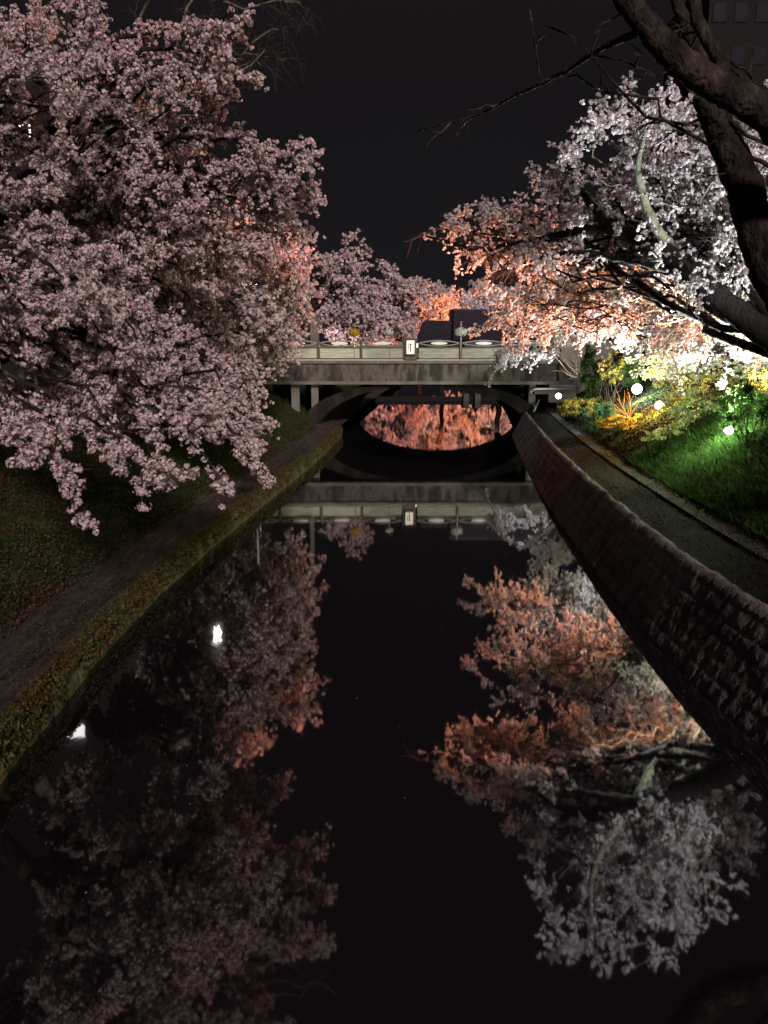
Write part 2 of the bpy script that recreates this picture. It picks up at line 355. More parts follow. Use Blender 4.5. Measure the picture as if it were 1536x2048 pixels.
def tubes(P, Rd, sides=3):
    """P (N,K,3) polylines, Rd (N,K)"""
    N, K = P.shape[:2]; T = unit(np.gradient(P, axis=1)); ref = np.zeros_like(T); ref[..., 0] = .31; ref[..., 1] = .57; ref[..., 2] = .76
    a = unit(np.cross(T, ref)); b = np.cross(T, a)
    V = np.stack([P+(a*math.cos(2*math.pi*k/sides)+b*math.sin(2*math.pi*k/sides))*Rd[..., None] for k in range(sides)], 2)
    idx = np.arange(N*K*sides).reshape(N, K, sides)
    Fs = [np.stack([idx[:, :-1, k], idx[:, :-1, (k+1) % sides], idx[:, 1:, (k+1) % sides], idx[:, 1:, k]], -1).reshape(-1, 4) for k in range(sides)]
    return V.reshape(-1, 3), np.concatenate(Fs, 0)
def merge(parts):
    Vs, Fs, o = [], [], 0
    for V, Fa in parts: Vs.append(V); Fs.append(Fa+o); o += len(V)
    return np.concatenate(Vs), np.concatenate(Fs)
def curve(p0, p1, K, sag=.0, wob=.1, rise=.25):
    """a limb from p0 to p1: leaves steeply, then reaches out, with kinks"""
    p0, p1 = np.array(p0, float), np.array(p1, float); t = np.linspace(0, 1, K)[:, None]; L = np.linalg.norm(p1-p0)
    mid = (p0+p1)/2+np.array([0, 0, rise*L])
    P = (1-t)**2*p0+2*t*(1-t)*mid+t**2*p1
    n = np.cumsum(rng.normal(size=(K, 3)), 0); n -= n[0]+(n[-1]-n[0])*t
    return P+n*wob*L/K
def spawn(P, n, tmin, tmax, ang, L, K, up=.0, droop=.0, decay=.5, flat=.5):
    """n side shoots from each polyline (N,K,3)"""
    N, Kp = P.shape[:2]; idx = np.arange(N).repeat(n); t = rng.uniform(tmin, tmax, N*n)**.85*(Kp-1)
    i0 = np.minimum(t.astype(int), Kp-2); f = (t-i0)[:, None]
    base = P[idx, i0]*(1-f)+P[idx, i0+1]*f; T = unit(P[idx, i0+1]-P[idx, i0])
    side = rand_unit(N*n); side[:, 2] *= flat; side = unit(side-T*(side*T).sum(1, keepdims=True))
    a = rng.uniform(ang[0], ang[1], N*n)[:, None]
    d = unit(T*np.cos(a)+side*np.sin(a)+np.array([0, 0, up]))
    ln = L*rng.uniform(.45, 1.15, (N*n, 1))*(1-decay*(t/(Kp-1)))[:, None]
    s = np.linspace(0, 1, K)[None, :, None]
    Q = base[:, None]+d[:, None]*ln[:, None]*s
    Q[..., 2] -= (droop*ln*(s[..., 0]**2))
    Q[:, 1:] += rng.normal(size=Q[:, 1:].shape)*ln[:, None]*.035
    return Q
def along(P, n, tmin=.2):
    N, K = P.shape[:2]; idx = np.arange(N).repeat(n); t = rng.uniform(tmin, 1.0, N*n)*(K-1)*.999
    i0 = t.astype(int); f = (t-i0)[:, None]
    return P[idx, i0]*(1-f)+P[idx, i0+1]*f
def inpoly(poly, n, y0, y1):
    poly = np.array(poly, float); out = []
    lo, hi = poly.min(0), poly.max(0)
    while len(out) < n:
        p = rng.uniform(lo, hi); c = False; j = len(poly)-1
        for i in range(len(poly)):
            if (poly[i, 1] > p[1]) != (poly[j, 1] > p[1]) and p[0] < (poly[j, 0]-poly[i, 0])*(p[1]-poly[i, 1])/(poly[j, 1]-poly[i, 1])+poly[i, 0]: c = not c
            j = i
        if c: out.append((p[0], p[1], rng.uniform(y0, y1)))
    return out
def gz(x, y):
    x = float(x); y = float(y)
    if x < XL(y): return float(zleft(XL(y)-x))
    if x > XR(y): return float(zright(x-XR(y)))
    return 0.0

def cherry(label, base, fork, tips, limb_r=.09, trunk_r=.22, n2=8, L2=1.1, n3=5, L3=.5, nb=7, rc=.05, nf=9, rf=.022,
           petals=True, pm='petal_pink', bark='bark', droop=.25, explicit=(), rise=.18, group='cherry trees in blossom along the water', kind='cherry_tree', cat='tree', tmin=.35, keep=None):
    base = np.array([base[0], base[1], gz(base[0], base[1])-.1]); fork = np.array(fork, float)
    root = empty(kind, base, label, cat, group)
    tr = MB()
    P = curve(base, fork, 9, wob=.25, rise=.02)
    rr = np.linspace(trunk_r*1.25, trunk_r*.85, 9); rr[0] *= 1.35; rr[1] *= 1.08
    tr.tube(P, list(rr), 12)
    limbs = []
    hubs = [fork]
    pts = [at(*t) if len(t) == 3 else np.array(t[:3]) for t in tips]
    # group the tips into a few main boughs
    pts = sorted(pts, key=lambda p: (p[2]-fork[2])/(np.linalg.norm(p-fork)+.1))
    ng = max(1, len(pts)//5)
    for g in np.array_split(np.array(pts), ng):
        c = g.mean(0); hub = fork+(c-fork)*.5+np.array([0, 0, .1*np.linalg.norm(c-fork)])
        Pb = curve(fork, hub, 8, wob=.5, rise=.08); tr.tube(Pb, list(np.linspace(limb_r*1.9, limb_r*1.1, 8)), 9)
        for p in g:
            k = rng.integers(4, 8); Pl = curve(Pb[k], p, 13, wob=.55, rise=rise)
            tr.tube(Pl, list(np.linspace(limb_r*.8, .010, 13)), 6); limbs.append(Pl)
    for pl, r0, r1 in explicit:
        A = np.array([at(*q) if not isinstance(q, np.ndarray) else q for q in pl]); kk = np.linspace(0, len(A)-1, (9 if r0 > .15 else 4)*len(A)); B = np.stack([np.interp(kk, np.arange(len(A)), A[:, c]) for c in range(3)], 1)
        for _ in range(6 if r0 > .15 else 2): B[1:-1] = (B[:-2]+B[1:-1]*2+B[2:])/4
        B[1:-1] += rng.normal(size=B[1:-1].shape)*r0*(.035 if r0 > .15 else .10)
        tr.tube(B, list(np.linspace(1, 0, len(B))**.8*(r0-r1)+r1), 20 if r0 > .15 else 10, jit=.05)
        kk = np.linspace(0, len(B)-1, 13)
        limbs.append(np.stack([np.interp(kk, np.arange(len(B)), B[:, c]) for c in range(3)], 1))
    obj('trunk', tr, M[bark], root, smooth=True)
    Lb = np.stack(limbs)
    S2 = spawn(Lb, n2, tmin, 1.0, (R(22), R(62)), L2, 7, up=.10, droop=droop, flat=.55)
    S3 = spawn(S2, n3, .15, 1.0, (R(20), R(65)), L3, 4, up=.05, droop=droop, decay=.3, flat=.8)
    if keep is gap:
        S2 = S2[keep(S2[:, -1])]; S3 = S3[keep(S3[:, -1])]
    tw = [tubes(S2, np.linspace(.013, .005, 7)[None]*np.ones((len(S2), 1))*(rc/.05)**.5, 4), tubes(S3, np.linspace(.006, .003, 4)[None]*np.ones((len(S3), 1))*(rc/.05)**.7, 4)]
    V, Fa = merge(tw); npmesh('twigs', V, Fa, M['twig'], root)
    if nb:
        Cn = np.concatenate([along(S3, nb, .1), along(S2, max(2, nb), .3), along(Lb, 6*nb, .7)])
        Cn = Cn[rng.random(len(Cn)) < np.clip(.25+1.6*fnoise(Cn[:, 0]*1.7+Cn[:, 2], Cn[:, 1]*1.7+Cn[:, 2]*1.3), .3, 1)]
        Cn = Cn+rng.normal(size=Cn.shape)*rc*.5; Cn[:, 2] -= rc*.5
        if keep is not None: Cn = Cn[keep(Cn)]
        V, Fa = clusters(Cn, rc, nf, rf, petals)
        o = npmesh('blossoms', V, Fa, M[pm], root)
        print('TREE', label[:40], 'clusters', len(Cn), 'faces', len(Fa))
    return root
def tubeclear(segs):
    def f(P):
        ok = np.ones(len(P), bool)
        for a, b, rad in segs:
            a = np.array(a, float); b = np.array(b, float); d = b-a; t = np.clip(((P-a)@d)/(d@d), 0, 1)
            ok &= np.linalg.norm(P-(a+t[:, None]*d), axis=1) > rad
        return ok
    return f
_E, _Em = (0, 0, H), (0, 0, -H)      # gaps in the crowns through which the street lamps shine
gap = tubeclear([((-8.4, 36.6, 10.1), _Em, .26), ((-5.25, 32.6, 6.75), _E, .10), (at(78, 182, 60), _E, .17), (at(86, 238, 60), _E, .14), (at(420, 425, 41), _E, .08), ((-13.3, 29.9, 11.75), _Em, .35)])
LG = 'cherry trees in blossom over the left bank'
RG = 'cherry trees in blossom over the right bank'
_bough = np.array([(5.2, 14.6), (4.6, 15), (3.75, 15.6), (3.25, 16.2), (3.0, 16.6), (2.7, 17), (1.95, 18), (1.2, 19), (.9, 19.6)])[::-1]
def beams(P):               # the crown leaves the lamps' beams open
    return tubeclear([((8.6, 24.4, 2.6), (1.8, 19.8, 6.6), .8), ((8.6, 24.4, 2.6), (4.0, 21, 6.6), .6), ((8.8, 27.7, 3.0), (7.4, 20, 7), .8)])(P)
def behind_bough(P):        # blossom of the right trees grows on the far side of the long dark bough
    y = np.interp(P[:, 0], _bough[:, 0], _bough[:, 1], right=14.4)
    lim = 4.3+P[:, 1]*.21
    ok = (P[:, 1] > y+.25) | (P[:, 2] > lim)
    return ok & tubeclear([((8.6, 15.7, 3.3), (2.4, 19.2, 6.6), .75), ((8.6, 15.7, 3.3), (4.6, 19.2, 6.0), .55), ((8.6, 24.4, 2.6), (3.2, 20.6, 5.9), .7)])(P)
# the nearest tree on the left
cherry('nearest left cherry tree, its largest pink blossoms hanging low over the grass bank', (-7.6, 8.8), (-6.4, 8.7, 5.2),
    [(500,905,9),(510,925,9.2),(435,950,8.5),(150,975,7.6),(255,955,8),(360,950,8.6),(470,870,9),(300,940,8.2),(130,950,7.6),(455,850,10.5),(505,845,11),(60,870,7.6),(230,880,8.5),(370,830,9),(420,860,9.3)]
    + inpoly([(0,520),(300,600),(440,800),(440,860),(300,890),(60,860),(0,830)], 26, 7.6, 10.2) + inpoly([(0,0),(230,0),(230,560),(0,560)], 12, 9, 11),
    limb_r=.05, n2=7, L2=.65, n3=4, L3=.28, nb=3, rc=.060, nf=15, rf=.022, petals=True, keep=gap, group=LG, droop=.12)
cherry('tall pink cherry tree on the left whose upper tips reach furthest against the sky', (-8.6, 13.2), (-6.8, 13, 5.6),
    [(624,312,13.2),(628,378,13.7),(622,452,14.6),(608,320,13),(612,384,14),(472,172,12.5),(478,142,12),(455,262,13),(530,345,13),(600,455,15),(460,10,11.5),(455,60,12),(540,420,14),(430,215,12.5),(410,120,12),(490,310,13),(575,328,13),(580,392,14)]
    + inpoly([(0,0),(390,0),(390,230),(470,400),(505,540),(400,700),(0,700)], 66, 11.5, 15)+inpoly([(330,360),(520,400),(560,540),(360,600)], 14, 14.5, 17),
    limb_r=.07, n2=11, L2=.85, n3=5, L3=.36, nb=5, rc=.037, nf=8, rf=.0185, petals=False, keep=gap, group=LG)
cherry('left cherry tree with drooping grey-pink sprays above the grass before the bridge', (-8.6, 18.2), (-7.2, 18.0, 5.4),
    [(540,855,18),(530,800,18),(500,880,17),(480,760,19),(520,830,17.5),(450,860,17),(500,720,18.5)]
    + inpoly([(150,550),(460,600),(520,850),(330,820),(200,740)], 26, 16.5, 19.5),
    limb_r=.075, n2=10, L2=1.0, n3=5, L3=.45, nb=4, rc=.055, nf=7, rf=.030, petals=False, keep=gap, group=LG, droop=.4)
cherry('pink cherry tree on the left filling the middle of the canopy behind the taller tree', (-8.8, 24), (-7.4, 24, 5.8),
    [(600,520,24),(603,600,25),(585,480,22),(560,690,24),(552,655,22),(590,560,24),(550,720,25)]
    + inpoly([(200,350),(560,400),(590,560),(560,690),(480,740),(250,740)], 40, 20.5, 26),
    limb_r=.085, n2=10, L2=1.3, n3=5, L3=.55, nb=4, rc=.07, nf=6, rf=.042, petals=False, keep=gap, group=LG)
cherry('farthest pink cherry tree before the left end of the bridge, under the street lamp', (-8.4, 31.5), (-7.4, 31.5, 6.0),
    [(612,560,33),(614,620,33),(600,650,33),(618,470,32),(605,520,32),(600,590,32),(570,700,32)]
    + inpoly([(400,380),(600,470),(608,640),(540,710),(400,700)], 34, 28, 34),
    limb_r=.09, n2=10, L2=1.5, n3=5, L3=.6, nb=4, rc=.085, nf=6, rf=.052, petals=False, keep=gap, group=LG)
# right bank
cherry('large cherry tree on the right whose long dark bough reaches an orange-lit tip', (9.0, 15.2), (8.0, 14.8, 3.9),
    [(850,470,19.5),(900,452,19),(930,520,19.5),(970,430,18.5),(1000,545,19),(1112,332,17),(1062,345,18),(1150,420,17),(1150,322,16.5),(880,478,19.6),(1000,420,18.3)]
    + inpoly([(900,460),(1100,385),(1250,420),(1250,560),(960,550)], 34, 18.2, 20.5),
    limb_r=.05, trunk_r=.36, n2=10, L2=.95, n3=5, L3=.42, nb=6, rc=.036, nf=6, rf=.022, petals=False, pm='petal_white', group=RG, keep=behind_bough,
    bark='bark_silhouette', explicit=[([np.array((8.0,14.8,3.9)), (1530,665,14.6),(1440,600,15),(1345,515,15.6),(1265,468,16.2),(1213,450,16.6),(1160,463,17),(1050,490,18),(950,500,19),(852,472,19.6)], .26, .02),
              ([(1216,452,16.6),(1180,410,16.8),(1160,370,17),(1118,332,17.2)], .10, .02),
              ([(1420,590,15.1),(1350,535,15.6),(1260,520,16.2),(1180,505,16.8),(1100,510,17.3),(1040,530,18)], .13, .015),
              ([(1180,455,16.9),(1110,480,17.2),(1060,488,17.5)], .05, .01)], rise=.05, tmin=.4)
cherry('white-lit cherry tree on the right with pale green-lit limbs rising from beside the floodlight', (9.6, 19.2), (8.9, 18.5, 4.6),
    [(1212,200,13.6),(1300,178,13.6),(1388,168,13.6),(1218,245,14),(1185,300,14.5),(1520,172,14),(1500,320,14),(1250,180,13.7),(1340,180,13.6)]
    + inpoly([(1210,230),(1400,190),(1536,300),(1536,690),(1300,700),(1230,560),(1190,340)], 44, 13.8, 18)+inpoly([(1230,420),(1536,420),(1536,720),(1300,740),(1200,600)], 44, 16.5, 19.5)+inpoly([(1420,200),(1680,180),(1680,700),(1420,700)], 34, 15.5, 19),
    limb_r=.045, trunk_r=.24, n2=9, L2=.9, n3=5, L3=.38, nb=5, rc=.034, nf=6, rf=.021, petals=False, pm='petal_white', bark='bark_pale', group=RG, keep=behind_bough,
    explicit=[([np.array((8.9,18.5,4.6)), (1440,600,17),(1470,540,16.6),(1492,450,16.2),(1530,300,15)], .18, .05),
              ([(1440,600,17),(1395,590,16.6),(1345,500,15.8),(1290,420,15.4),(1272,330,15),(1300,220,14)], .15, .02)], rise=.1)
cherry('white and orange cherry tree on the right, its boughs spreading just above the orange floodlight', (10.0, 23.5), (9.2, 23.2, 4.6),
    [(958,628,23),(985,600,23.4),(1010,640,22.5),(960,560,24),(1020,660,22.5),(1060,520,23),(1060,672,23)]
    + inpoly([(1000,560),(1090,480),(1300,480),(1480,560),(1480,690),(1250,690),(1060,660)], 52, 21.5, 25.5),
    limb_r=.05, n2=9, L2=1.1, n3=5, L3=.48, nb=5, rc=.042, nf=6, rf=.028, petals=False, pm='petal_white', group=RG, keep=beams)
cherry('white and orange cherry tree on the right behind the bright floodlights', (10.2, 28.5), (9.2, 28, 4.8),
    [(957,658,29),(965,602,29),(1000,572,28),(1000,640,29),(985,625,29),(1050,560,28)]
    + inpoly([(985,575),(1200,520),(1420,580),(1420,665),(1200,665),(1080,650)], 50, 26, 30.5),
    limb_r=.06, n2=9, L2=1.3, n3=4, L3=.55, nb=5, rc=.052, nf=6, rf=.037, petals=False, pm='petal_white', group=RG)
cherry('white cherry tree at the right bridge end, low sprays hanging before the girder', (10.8, 34.5), (9.8, 34.5, 5.0),
    [(978,752,36),(988,728,35.5),(1005,700,35),(1060,735,36),(1020,720,36)]
    + inpoly([(1010,640),(1220,610),(1240,670),(1080,680)], 12, 32.5, 36),
    limb_r=.06, n2=7, L2=.9, n3=4, L3=.45, nb=3, rc=.06, nf=6, rf=.042, petals=False, pm='petal_white', group=RG)
# the near tree whose bare trunk crosses the upper right corner
cherry('nearest tree on the right, its bare leaning trunk and boughs crossing the upper corner', (8.2, 9.4), (7.0, 9.2, 4.2),
    [(1090,50,8.6),(1060,20,8.8),(1180,110,8.8),(1350,20,9.4)], limb_r=.035, trunk_r=.40, n2=3, L2=.7, n3=2, L3=.3, nb=0, group=RG,
    explicit=[([np.array((7.0,9.2,4.2)), (1600,640,9.3),(1536,540,9.3),(1490,380,9.3),(1440,260,9.2),(1405,180,9.1)], .26, .13),
              ([np.array((7.2,9.2,4.4)), np.array((6.4,8.6,6.2)), (1600,300,8.3),(1536,225,8.2),(1430,175,8.1),(1345,110,8),(1285,40,8),(1225,-30,8),(1150,-120,8)], .215, .06),
              ([(1430,190,8.2),(1450,130,8.6),(1395,50,8.8),(1375,-40,9)], .09, .05),
              ([(1290,60,8.1),(1210,90,8.6),(1130,145,9.2),(1040,185,9.8),(960,230,10.4),(835,262,11)], .04, .008),
              ([np.array((7.0,9.2,4.6)), (1600,290,9.6),(1536,250,9.7),(1460,185,9.6),(1380,80,9.6),(1340,-40,9.6)], .12, .06)], rise=.1, tmin=.5)
# a bare tree at the top left, behind the blossom
cherry('bare dim tree with thin grey-green branches above the left blossom', (-9.5, 17), (-8, 16.8, 6.5),
    [(600,5,15),(560,60,15),(530,100,15),(480,80,15),(570,120,15),(450,230,15.5),(520,130,15),(640,-20,15),(420,60,15),(470,200,15.5)], limb_r=.05, n2=9, L2=1.0, n3=5, L3=.5, nb=0, bark='bark_pale', keep=gap, group=LG, kind='bare_tree')

# ------------------------------------------------------------------ trees beyond the bridge
BG = 'trees beyond the bridge'
def backtree(label, base, tips, pm, L2=2.0, n=1.0, rc=.11, rf=.085, kind='cherry_tree'):
    b = np.array(base); cherry(label, base, (b[0], b[1], 5.5), tips, limb_r=.10, trunk_r=.25, n2=9, L2=L2, n3=4, L3=.9, nb=4, rc=rc, nf=5, rf=rf, petals=False, pm=pm, group=BG, kind=kind, tmin=.3)
backtree('dim purple-pink cherry tree beyond the bridge beside the utility pole', (-6.0, 60), inpoly([(650,530),(685,490),(720,520),(750,560),(750,660),(640,670)], 34, 56, 64)+[(692,484,60),(725,500,60),(655,520,60)], 'petal_pink')
backtree('rounded pink cherry tree beyond the bridge, right of the dim purple one', (-2.0, 68), inpoly([(740,545),(790,530),(850,570),(858,650),(740,670)], 32, 64, 72)+[(780,530,68),(845,565,68)], 'petal_pink')
backtree('small bright orange-lit tree beyond the bridge above the truck', (6.6, 88), inpoly([(845,575),(885,562),(905,600),(890,640),(850,640)], 22, 85, 91)+[(870,565,88)]+[tuple(at(870, y, 88)) + (0,) for y in (640, 660)], 'petal_white', L2=2.0)
backtree('pale grey-white cherry tree beyond the bridge above the truck', (11.5, 78), inpoly([(925,590),(945,570),(1040,560),(1060,640),(930,640)], 26, 74, 82), 'petal_white')
backtree('orange and pink cherry tree beyond the bridge, right of the grey-white one', (15, 72), inpoly([(1000,600),(1090,590),(1140,680),(1000,700)], 22, 66, 76), 'petal_white')
backtree('orange-lit cherry tree on the right bank just beyond the bridge', (14.5, 56), inpoly([(1110,600),(1260,590),(1260,690),(1110,690)], 24, 52, 60), 'petal_white')
backtree('far pink cherry tree closing the view beyond the arch, on the left', (1.5, 104), inpoly([(725,585),(830,585),(860,700),(725,700)], 26, 98, 108), 'petal_pink', L2=2.8)
backtree('far orange-lit cherry tree in the middle beyond the arch', (5.0, 108), inpoly([(830,590),(950,590),(950,712),(830,712)], 26, 98, 108), 'petal_white', L2=2.8)
backtree('far peach-lit cherry tree over the right of the water, seen under the arch', (17, 104), inpoly([(930,590),(1040,590),(1040,712),(930,712)], 26, 96, 106), 'petal_white', L2=2.8)

# ------------------------------------------------------------------ the bridge (front face at Y 38, twelve metres wide)
BY0, BY1, DZ, BZ = 38.0, 50.0, 3.52, 2.42
bridge = empty('road_bridge', (1.9, 44, 0), 'concrete road bridge with a stained deep girder over an open-spandrel arch', 'bridge')
mb = MB()
mb.box(-12, 8.42, BY0, BY0+.35, BZ+.16, DZ-.10, .02)
obj('girder', mb, M['concrete'], bridge)
mb = MB(); mb.box(-12, 8.50, BY0-.10, BY0+.5, BZ, BZ+.158, .02); obj('girder_flange', mb, M['concrete_pale'], bridge)
mb = MB(); mb.box(-12, 8.44, BY0-.12, BY0+.40, DZ-.098, DZ+.06, .02); obj('deck_edge', mb, M['concrete_pale'], bridge)
mb = MB(); mb.box(-14, 12.5, BY0+.42, BY1-.4, DZ-.4, DZ); obj('road_deck', mb, M['asphalt'], bridge)
mb = MB(); mb.box(-12, 12.4, BY1-.35, BY1, BZ+.1, DZ+.75, .02); obj('rear_parapet', mb, M['concrete_pale'], bridge)
for yy in (41, 44, 47):
    mb = MB(); mb.box(-6, 9, yy-.2, yy+.2, BZ+.15, DZ-.41); obj('inner_girder', mb, M['soffit'], bridge)
# arch barrel, slightly skewed to follow the channel
def arch():
    m = MB(); n = 40; cx0, cx1 = 1.95, 3.45; a = 5.35; ri = 2.36+.6
    V = []
    for y, cx in ((BY0+.25, cx0), (BY1-.2, cx1)):
        for (da, dz) in ((0, 0), (.95, .46)):
            for i in range(n+1):
                q = math.pi*i/n
                x = cx-(a+da)*math.cos(q)*1.0; z = -.6+(ri+dz*(.12+.88*abs(math.cos(q))))*math.sin(q)**.80
                V.append((x, y, max(z, -.8)))
    k = n+1; Fs = []
    for i in range(n):
        Fs += [(i, i+1, k+i+1, k+i), (2*k+i, 3*k+i, 3*k+i+1, 2*k+i+1), (i, 2*k+i, 2*k+i+1, i+1), (k+i, k+i+1, 3*k+i+1, 3*k+i)]
    m.add(V, Fs); return m
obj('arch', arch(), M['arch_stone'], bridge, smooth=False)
def arch_z(x):
    c = min(1, abs(x-1.95)/6.3); return -.6+(2.96+.46*(.12+.88*c))*(1-c*c)**.40
for x in (-4.35, -3.42, 7.3):
    for y in (BY0+.3, 41.5, 45.5, BY1-.8):
        mb = MB(); z0 = max(arch_z(x)-.2, 0); mb.box(x-.17-(.06 if x == -4.35 else 0), x+.17, y, y+.4, z0, BZ+.3, .02); obj('column', mb, M['concrete_pale'], bridge)
mb = MB(); mb.box(-9, -5.6, BY0+.6, BY1-.6, -.5, BZ+.1, .03); obj('abutment', mb, M['soffit'], bridge)
mb = MB(); mb.box(8.05, 9.4, BY0-.05, BY0+1.2, 1.55, BZ-.005, .03); mb.box(8.7, 12, BY0+.3, BY1, -.5, BZ+.1, .03); obj('abutment', mb, M['concrete_pale'], bridge)
mb = MB(); mb.box(7.35, 8.6, BY0-.02, BY0+.6, 1.95, 2.2, .02); obj('bearing_shelf', mb, M['concrete_pale'], bridge)
mb = MB(); mb.tube([at(1064,792,37.6), at(1062,783,37.6), at(1070,778,37.6), at(1100,778,37.6), at(1150,779,37.6)], .075, 10); obj('drain_pipe', mb, M['steel'], bridge, smooth=True)
mb = MB(); mb.tube([at(1078,800,37.6), at(1066,828,37.3)], .05, 8); obj('down_pipe', mb, M['steel'], bridge, smooth=True)
mb = MB(); mb.box(7.55, 7.85, BY0-.135, BY0-.101, BZ+.16, BZ+.30); mb.box(7.62, 7.80, BY0-.16, BY0-.14, BZ+.30, BZ+.42)
obj('junction_box', mb, M['black'], bridge)
# wing wall and parapet to the right of the girder
ww = empty('wing_wall', (9.6, 38.4, 1.4), 'pale concrete wing wall and solid parapet continuing right of the bridge girder', 'wall')
mb = MB(); mb.box(8.54, 12.6, BY0+.22, BY0+.6, 1.3, DZ-.05, .02); obj('wall_face', mb, M['concrete'], ww)
mb = MB(); mb.box(8.60, 12.5, BY0+.16, BY0+.5, DZ-.048, DZ+.95, .03); obj('parapet', mb, M['concrete_pale'], ww)

# railing on the near side
RY = BY0+.02
RZ = DZ+.06
rail = empty('bridge_railing', (1.5, RY, RZ), 'railing on the near side of the bridge with frosted panels and wavy arched top bars', 'railing')
def rx(px): return float(at(px, 700, RY)[0])
posts = [rx(p) for p in (466, 551, 637, 722, 808, 835, 921, 1013, 1107)]
for i, x in enumerate(posts):
    if i in (4, 5): continue
    mb = MB(); ww_ = .06 if i != 8 else .09
    mb.box(x-ww_, x+ww_, RY-.07, RY+.07, RZ, RZ+.90, .02); obj('post', mb, M['bronze'] if i != 8 else M['rail'], rail)
spans = [(posts[i], posts[i+1]) for i in range(8) if i != 4]
for a, b in spans:
    mb = MB(); mb.box(a+.07, b-.07, RY-.012, RY+.012, RZ+.10, RZ+.565, .004); obj('frosted_panel', mb, M['panel'], rail)
    mb = MB(); mb.box(a+.065, b-.065, RY-.045, RY+.045, RZ+.566, RZ+.62, .01); mb.box(a+.065, b-.065, RY-.04, RY+.04, RZ+.03, RZ+.095, .01)
    obj('bar', mb, M['bronze'], rail)
    L = b-a; mb = MB()
    top = [(a+L*t, RY, RZ+.80+.13*math.sin(math.pi*t)) for t in np.linspace(.02, .98, 15)]
    bot = [(a+L*t, RY, RZ+.80-.13*math.sin(math.pi*t)) for t in np.linspace(.02, .98, 15)]
    mb.tube(top, .032, 8); mb.tube(bot, .026, 8)
    obj('arched_bar', mb, M['rail'], rail, smooth=True)
    mb = MB(); cx = (a+b)/2; w_ = .40
    prof = [(cx+w_*math.cos(q), RZ+.80+.075*math.sin(q)) for q in np.linspace(0, 2*math.pi, 20, endpoint=False)]
    mb.prism(prof, RY-.03, RY+.03); obj('lens_ornament', mb, M['white_paint'], rail)
mb = MB(); mb.box(posts[0], posts[-1], RY-.085, RY-.03, RZ-.02, RZ+.028, .008); obj('base_rail', mb, M['white_paint'], rail)

# lantern pillar
px0, px1 = rx(807), rx(834)
lp = empty('lantern_pillar', ((px0+px1)/2, RY, RZ), 'stout dark pillar in the bridge railing carrying a lit white box lantern', 'lantern')
mb = MB(); mb.box(px0, px1, RY-.13, RY+.22, RZ, RZ+.96, .03); mb.box(px0-.03, px1+.03, RY-.16, RY+.25, RZ+.962, RZ+1.03, .02); obj('pillar', mb, M['bronze'], lp)
gx0, gx1 = rx(812), rx(829)
mb = MB(); mb.box(gx0, gx1, RY-.30, RY-.131, RZ+.30, RZ+.93, .03); lamp_glass = obj('lantern', mb, emis('lantern_glow', (1.0, .86, .70), 1.5), lp)
mb = MB()
for (xa, xb) in ((gx0-.02, gx0+.02), (gx1-.02, gx1+.02)): mb.box(xa, xb, RY-.318, RY-.303, RZ+.27, RZ+.96)
mb.box(gx0-.02, gx1+.02, RY-.325, RY-.12, RZ+.931, RZ+.97); mb.box(gx0-.02, gx1+.02, RY-.325, RY-.12, RZ+.26, RZ+.299)
cxm = (gx0+gx1)/2
mb.box(cxm-.028, cxm+.028, RY-.314, RY-.302, RZ+.40, RZ+.74); mb.box(cxm-.09, cxm+.08, RY-.3135, RY-.3015, RZ+.741, RZ+.785)
mb.box(cxm-.105, cxm-.07, RY-.3135, RY-.3015, RZ+.50, RZ+.735)
obj('frame', mb, M['bronze'], lamp_glass)
# round flower baskets on thin poles
def ball(px, py, dia, pm, label, y=RY, thick=.022, tall=0):
    c = at(px, py, y)
    o = empty('flower_ball', (c[0], y, RZ), label, 'flower basket', 'round flower baskets on the bridge railing')
    mb = MB(); mb.tube([(c[0], y, RZ), (c[0], y, c[2]+tall)], thick, 8); obj('pole', mb, M['rail'], o, smooth=True)
    D = rand_unit(520); P = c+D*(dia/2)*np.array([1, 1, .72])*rng.uniform(.8, 1.05, (520, 1))
    V, Fa = discs(P, unit(D+.4*rand_unit(520)), .035*rng.uniform(.7, 1.3, 520)); npmesh('flowers', V, Fa, M[pm], o)
ball(708, 665, .54, 'petal_yellow', 'round ball of yellow flowers on a thin pole above the bridge railing')
ball(779, 665, .42, 'petal_basket', 'small round ball of white flowers left of the lantern pillar')
ball(922, 664, .60, 'petal_basket', 'largest round ball of pale green-white flowers on a tall pole right of the lantern', RY-.05, .045, .5)

# ------------------------------------------------------------------ truck on the bridge, nose to the left
TY0, TY1 = 41.0, 43.3
tx = lambda px: float(at(px, 660, TY0)[0])
truck = empty('box_truck', (tx(990), (TY0+TY1)/2, DZ), 'dark box truck crossing the bridge behind the lantern, nose to the left', 'truck')
x0, xc, x1 = tx(836), tx(903), tx(1135)
zt = lambda py: float(at(900, py, TY0)[2])
mb = MB(); mb.box(xc+.06, x1, TY0, TY1, DZ+1.0, zt(618), .05); obj('cargo_box', mb, M['truck'], truck)
mb = MB(); mb.box(xc+.05, x1+.03, TY0-.02, TY1+.02, zt(618)-.07, zt(618)+.02, .02); obj('roof_rim', mb, M['truck_low'], truck)
mb = MB(); ct = zt(641)
mb.prism([(x0, DZ+.45), (xc, DZ+.45), (xc, ct), (x0+.42, ct), (x0+.30, ct-.10), (x0+.04, DZ+1.15)], TY0+.08, TY1-.08); cab = obj('cab', mb, M['truck'], truck)
mb = MB(); mb.prism([(x0+.28, DZ+1.20), (x0+1.25, DZ+1.20), (x0+1.25, ct-.18), (x0+.48, ct-.18)], TY0+.062, TY0+.078); obj('side_window', mb, M['glass_dark'], cab)
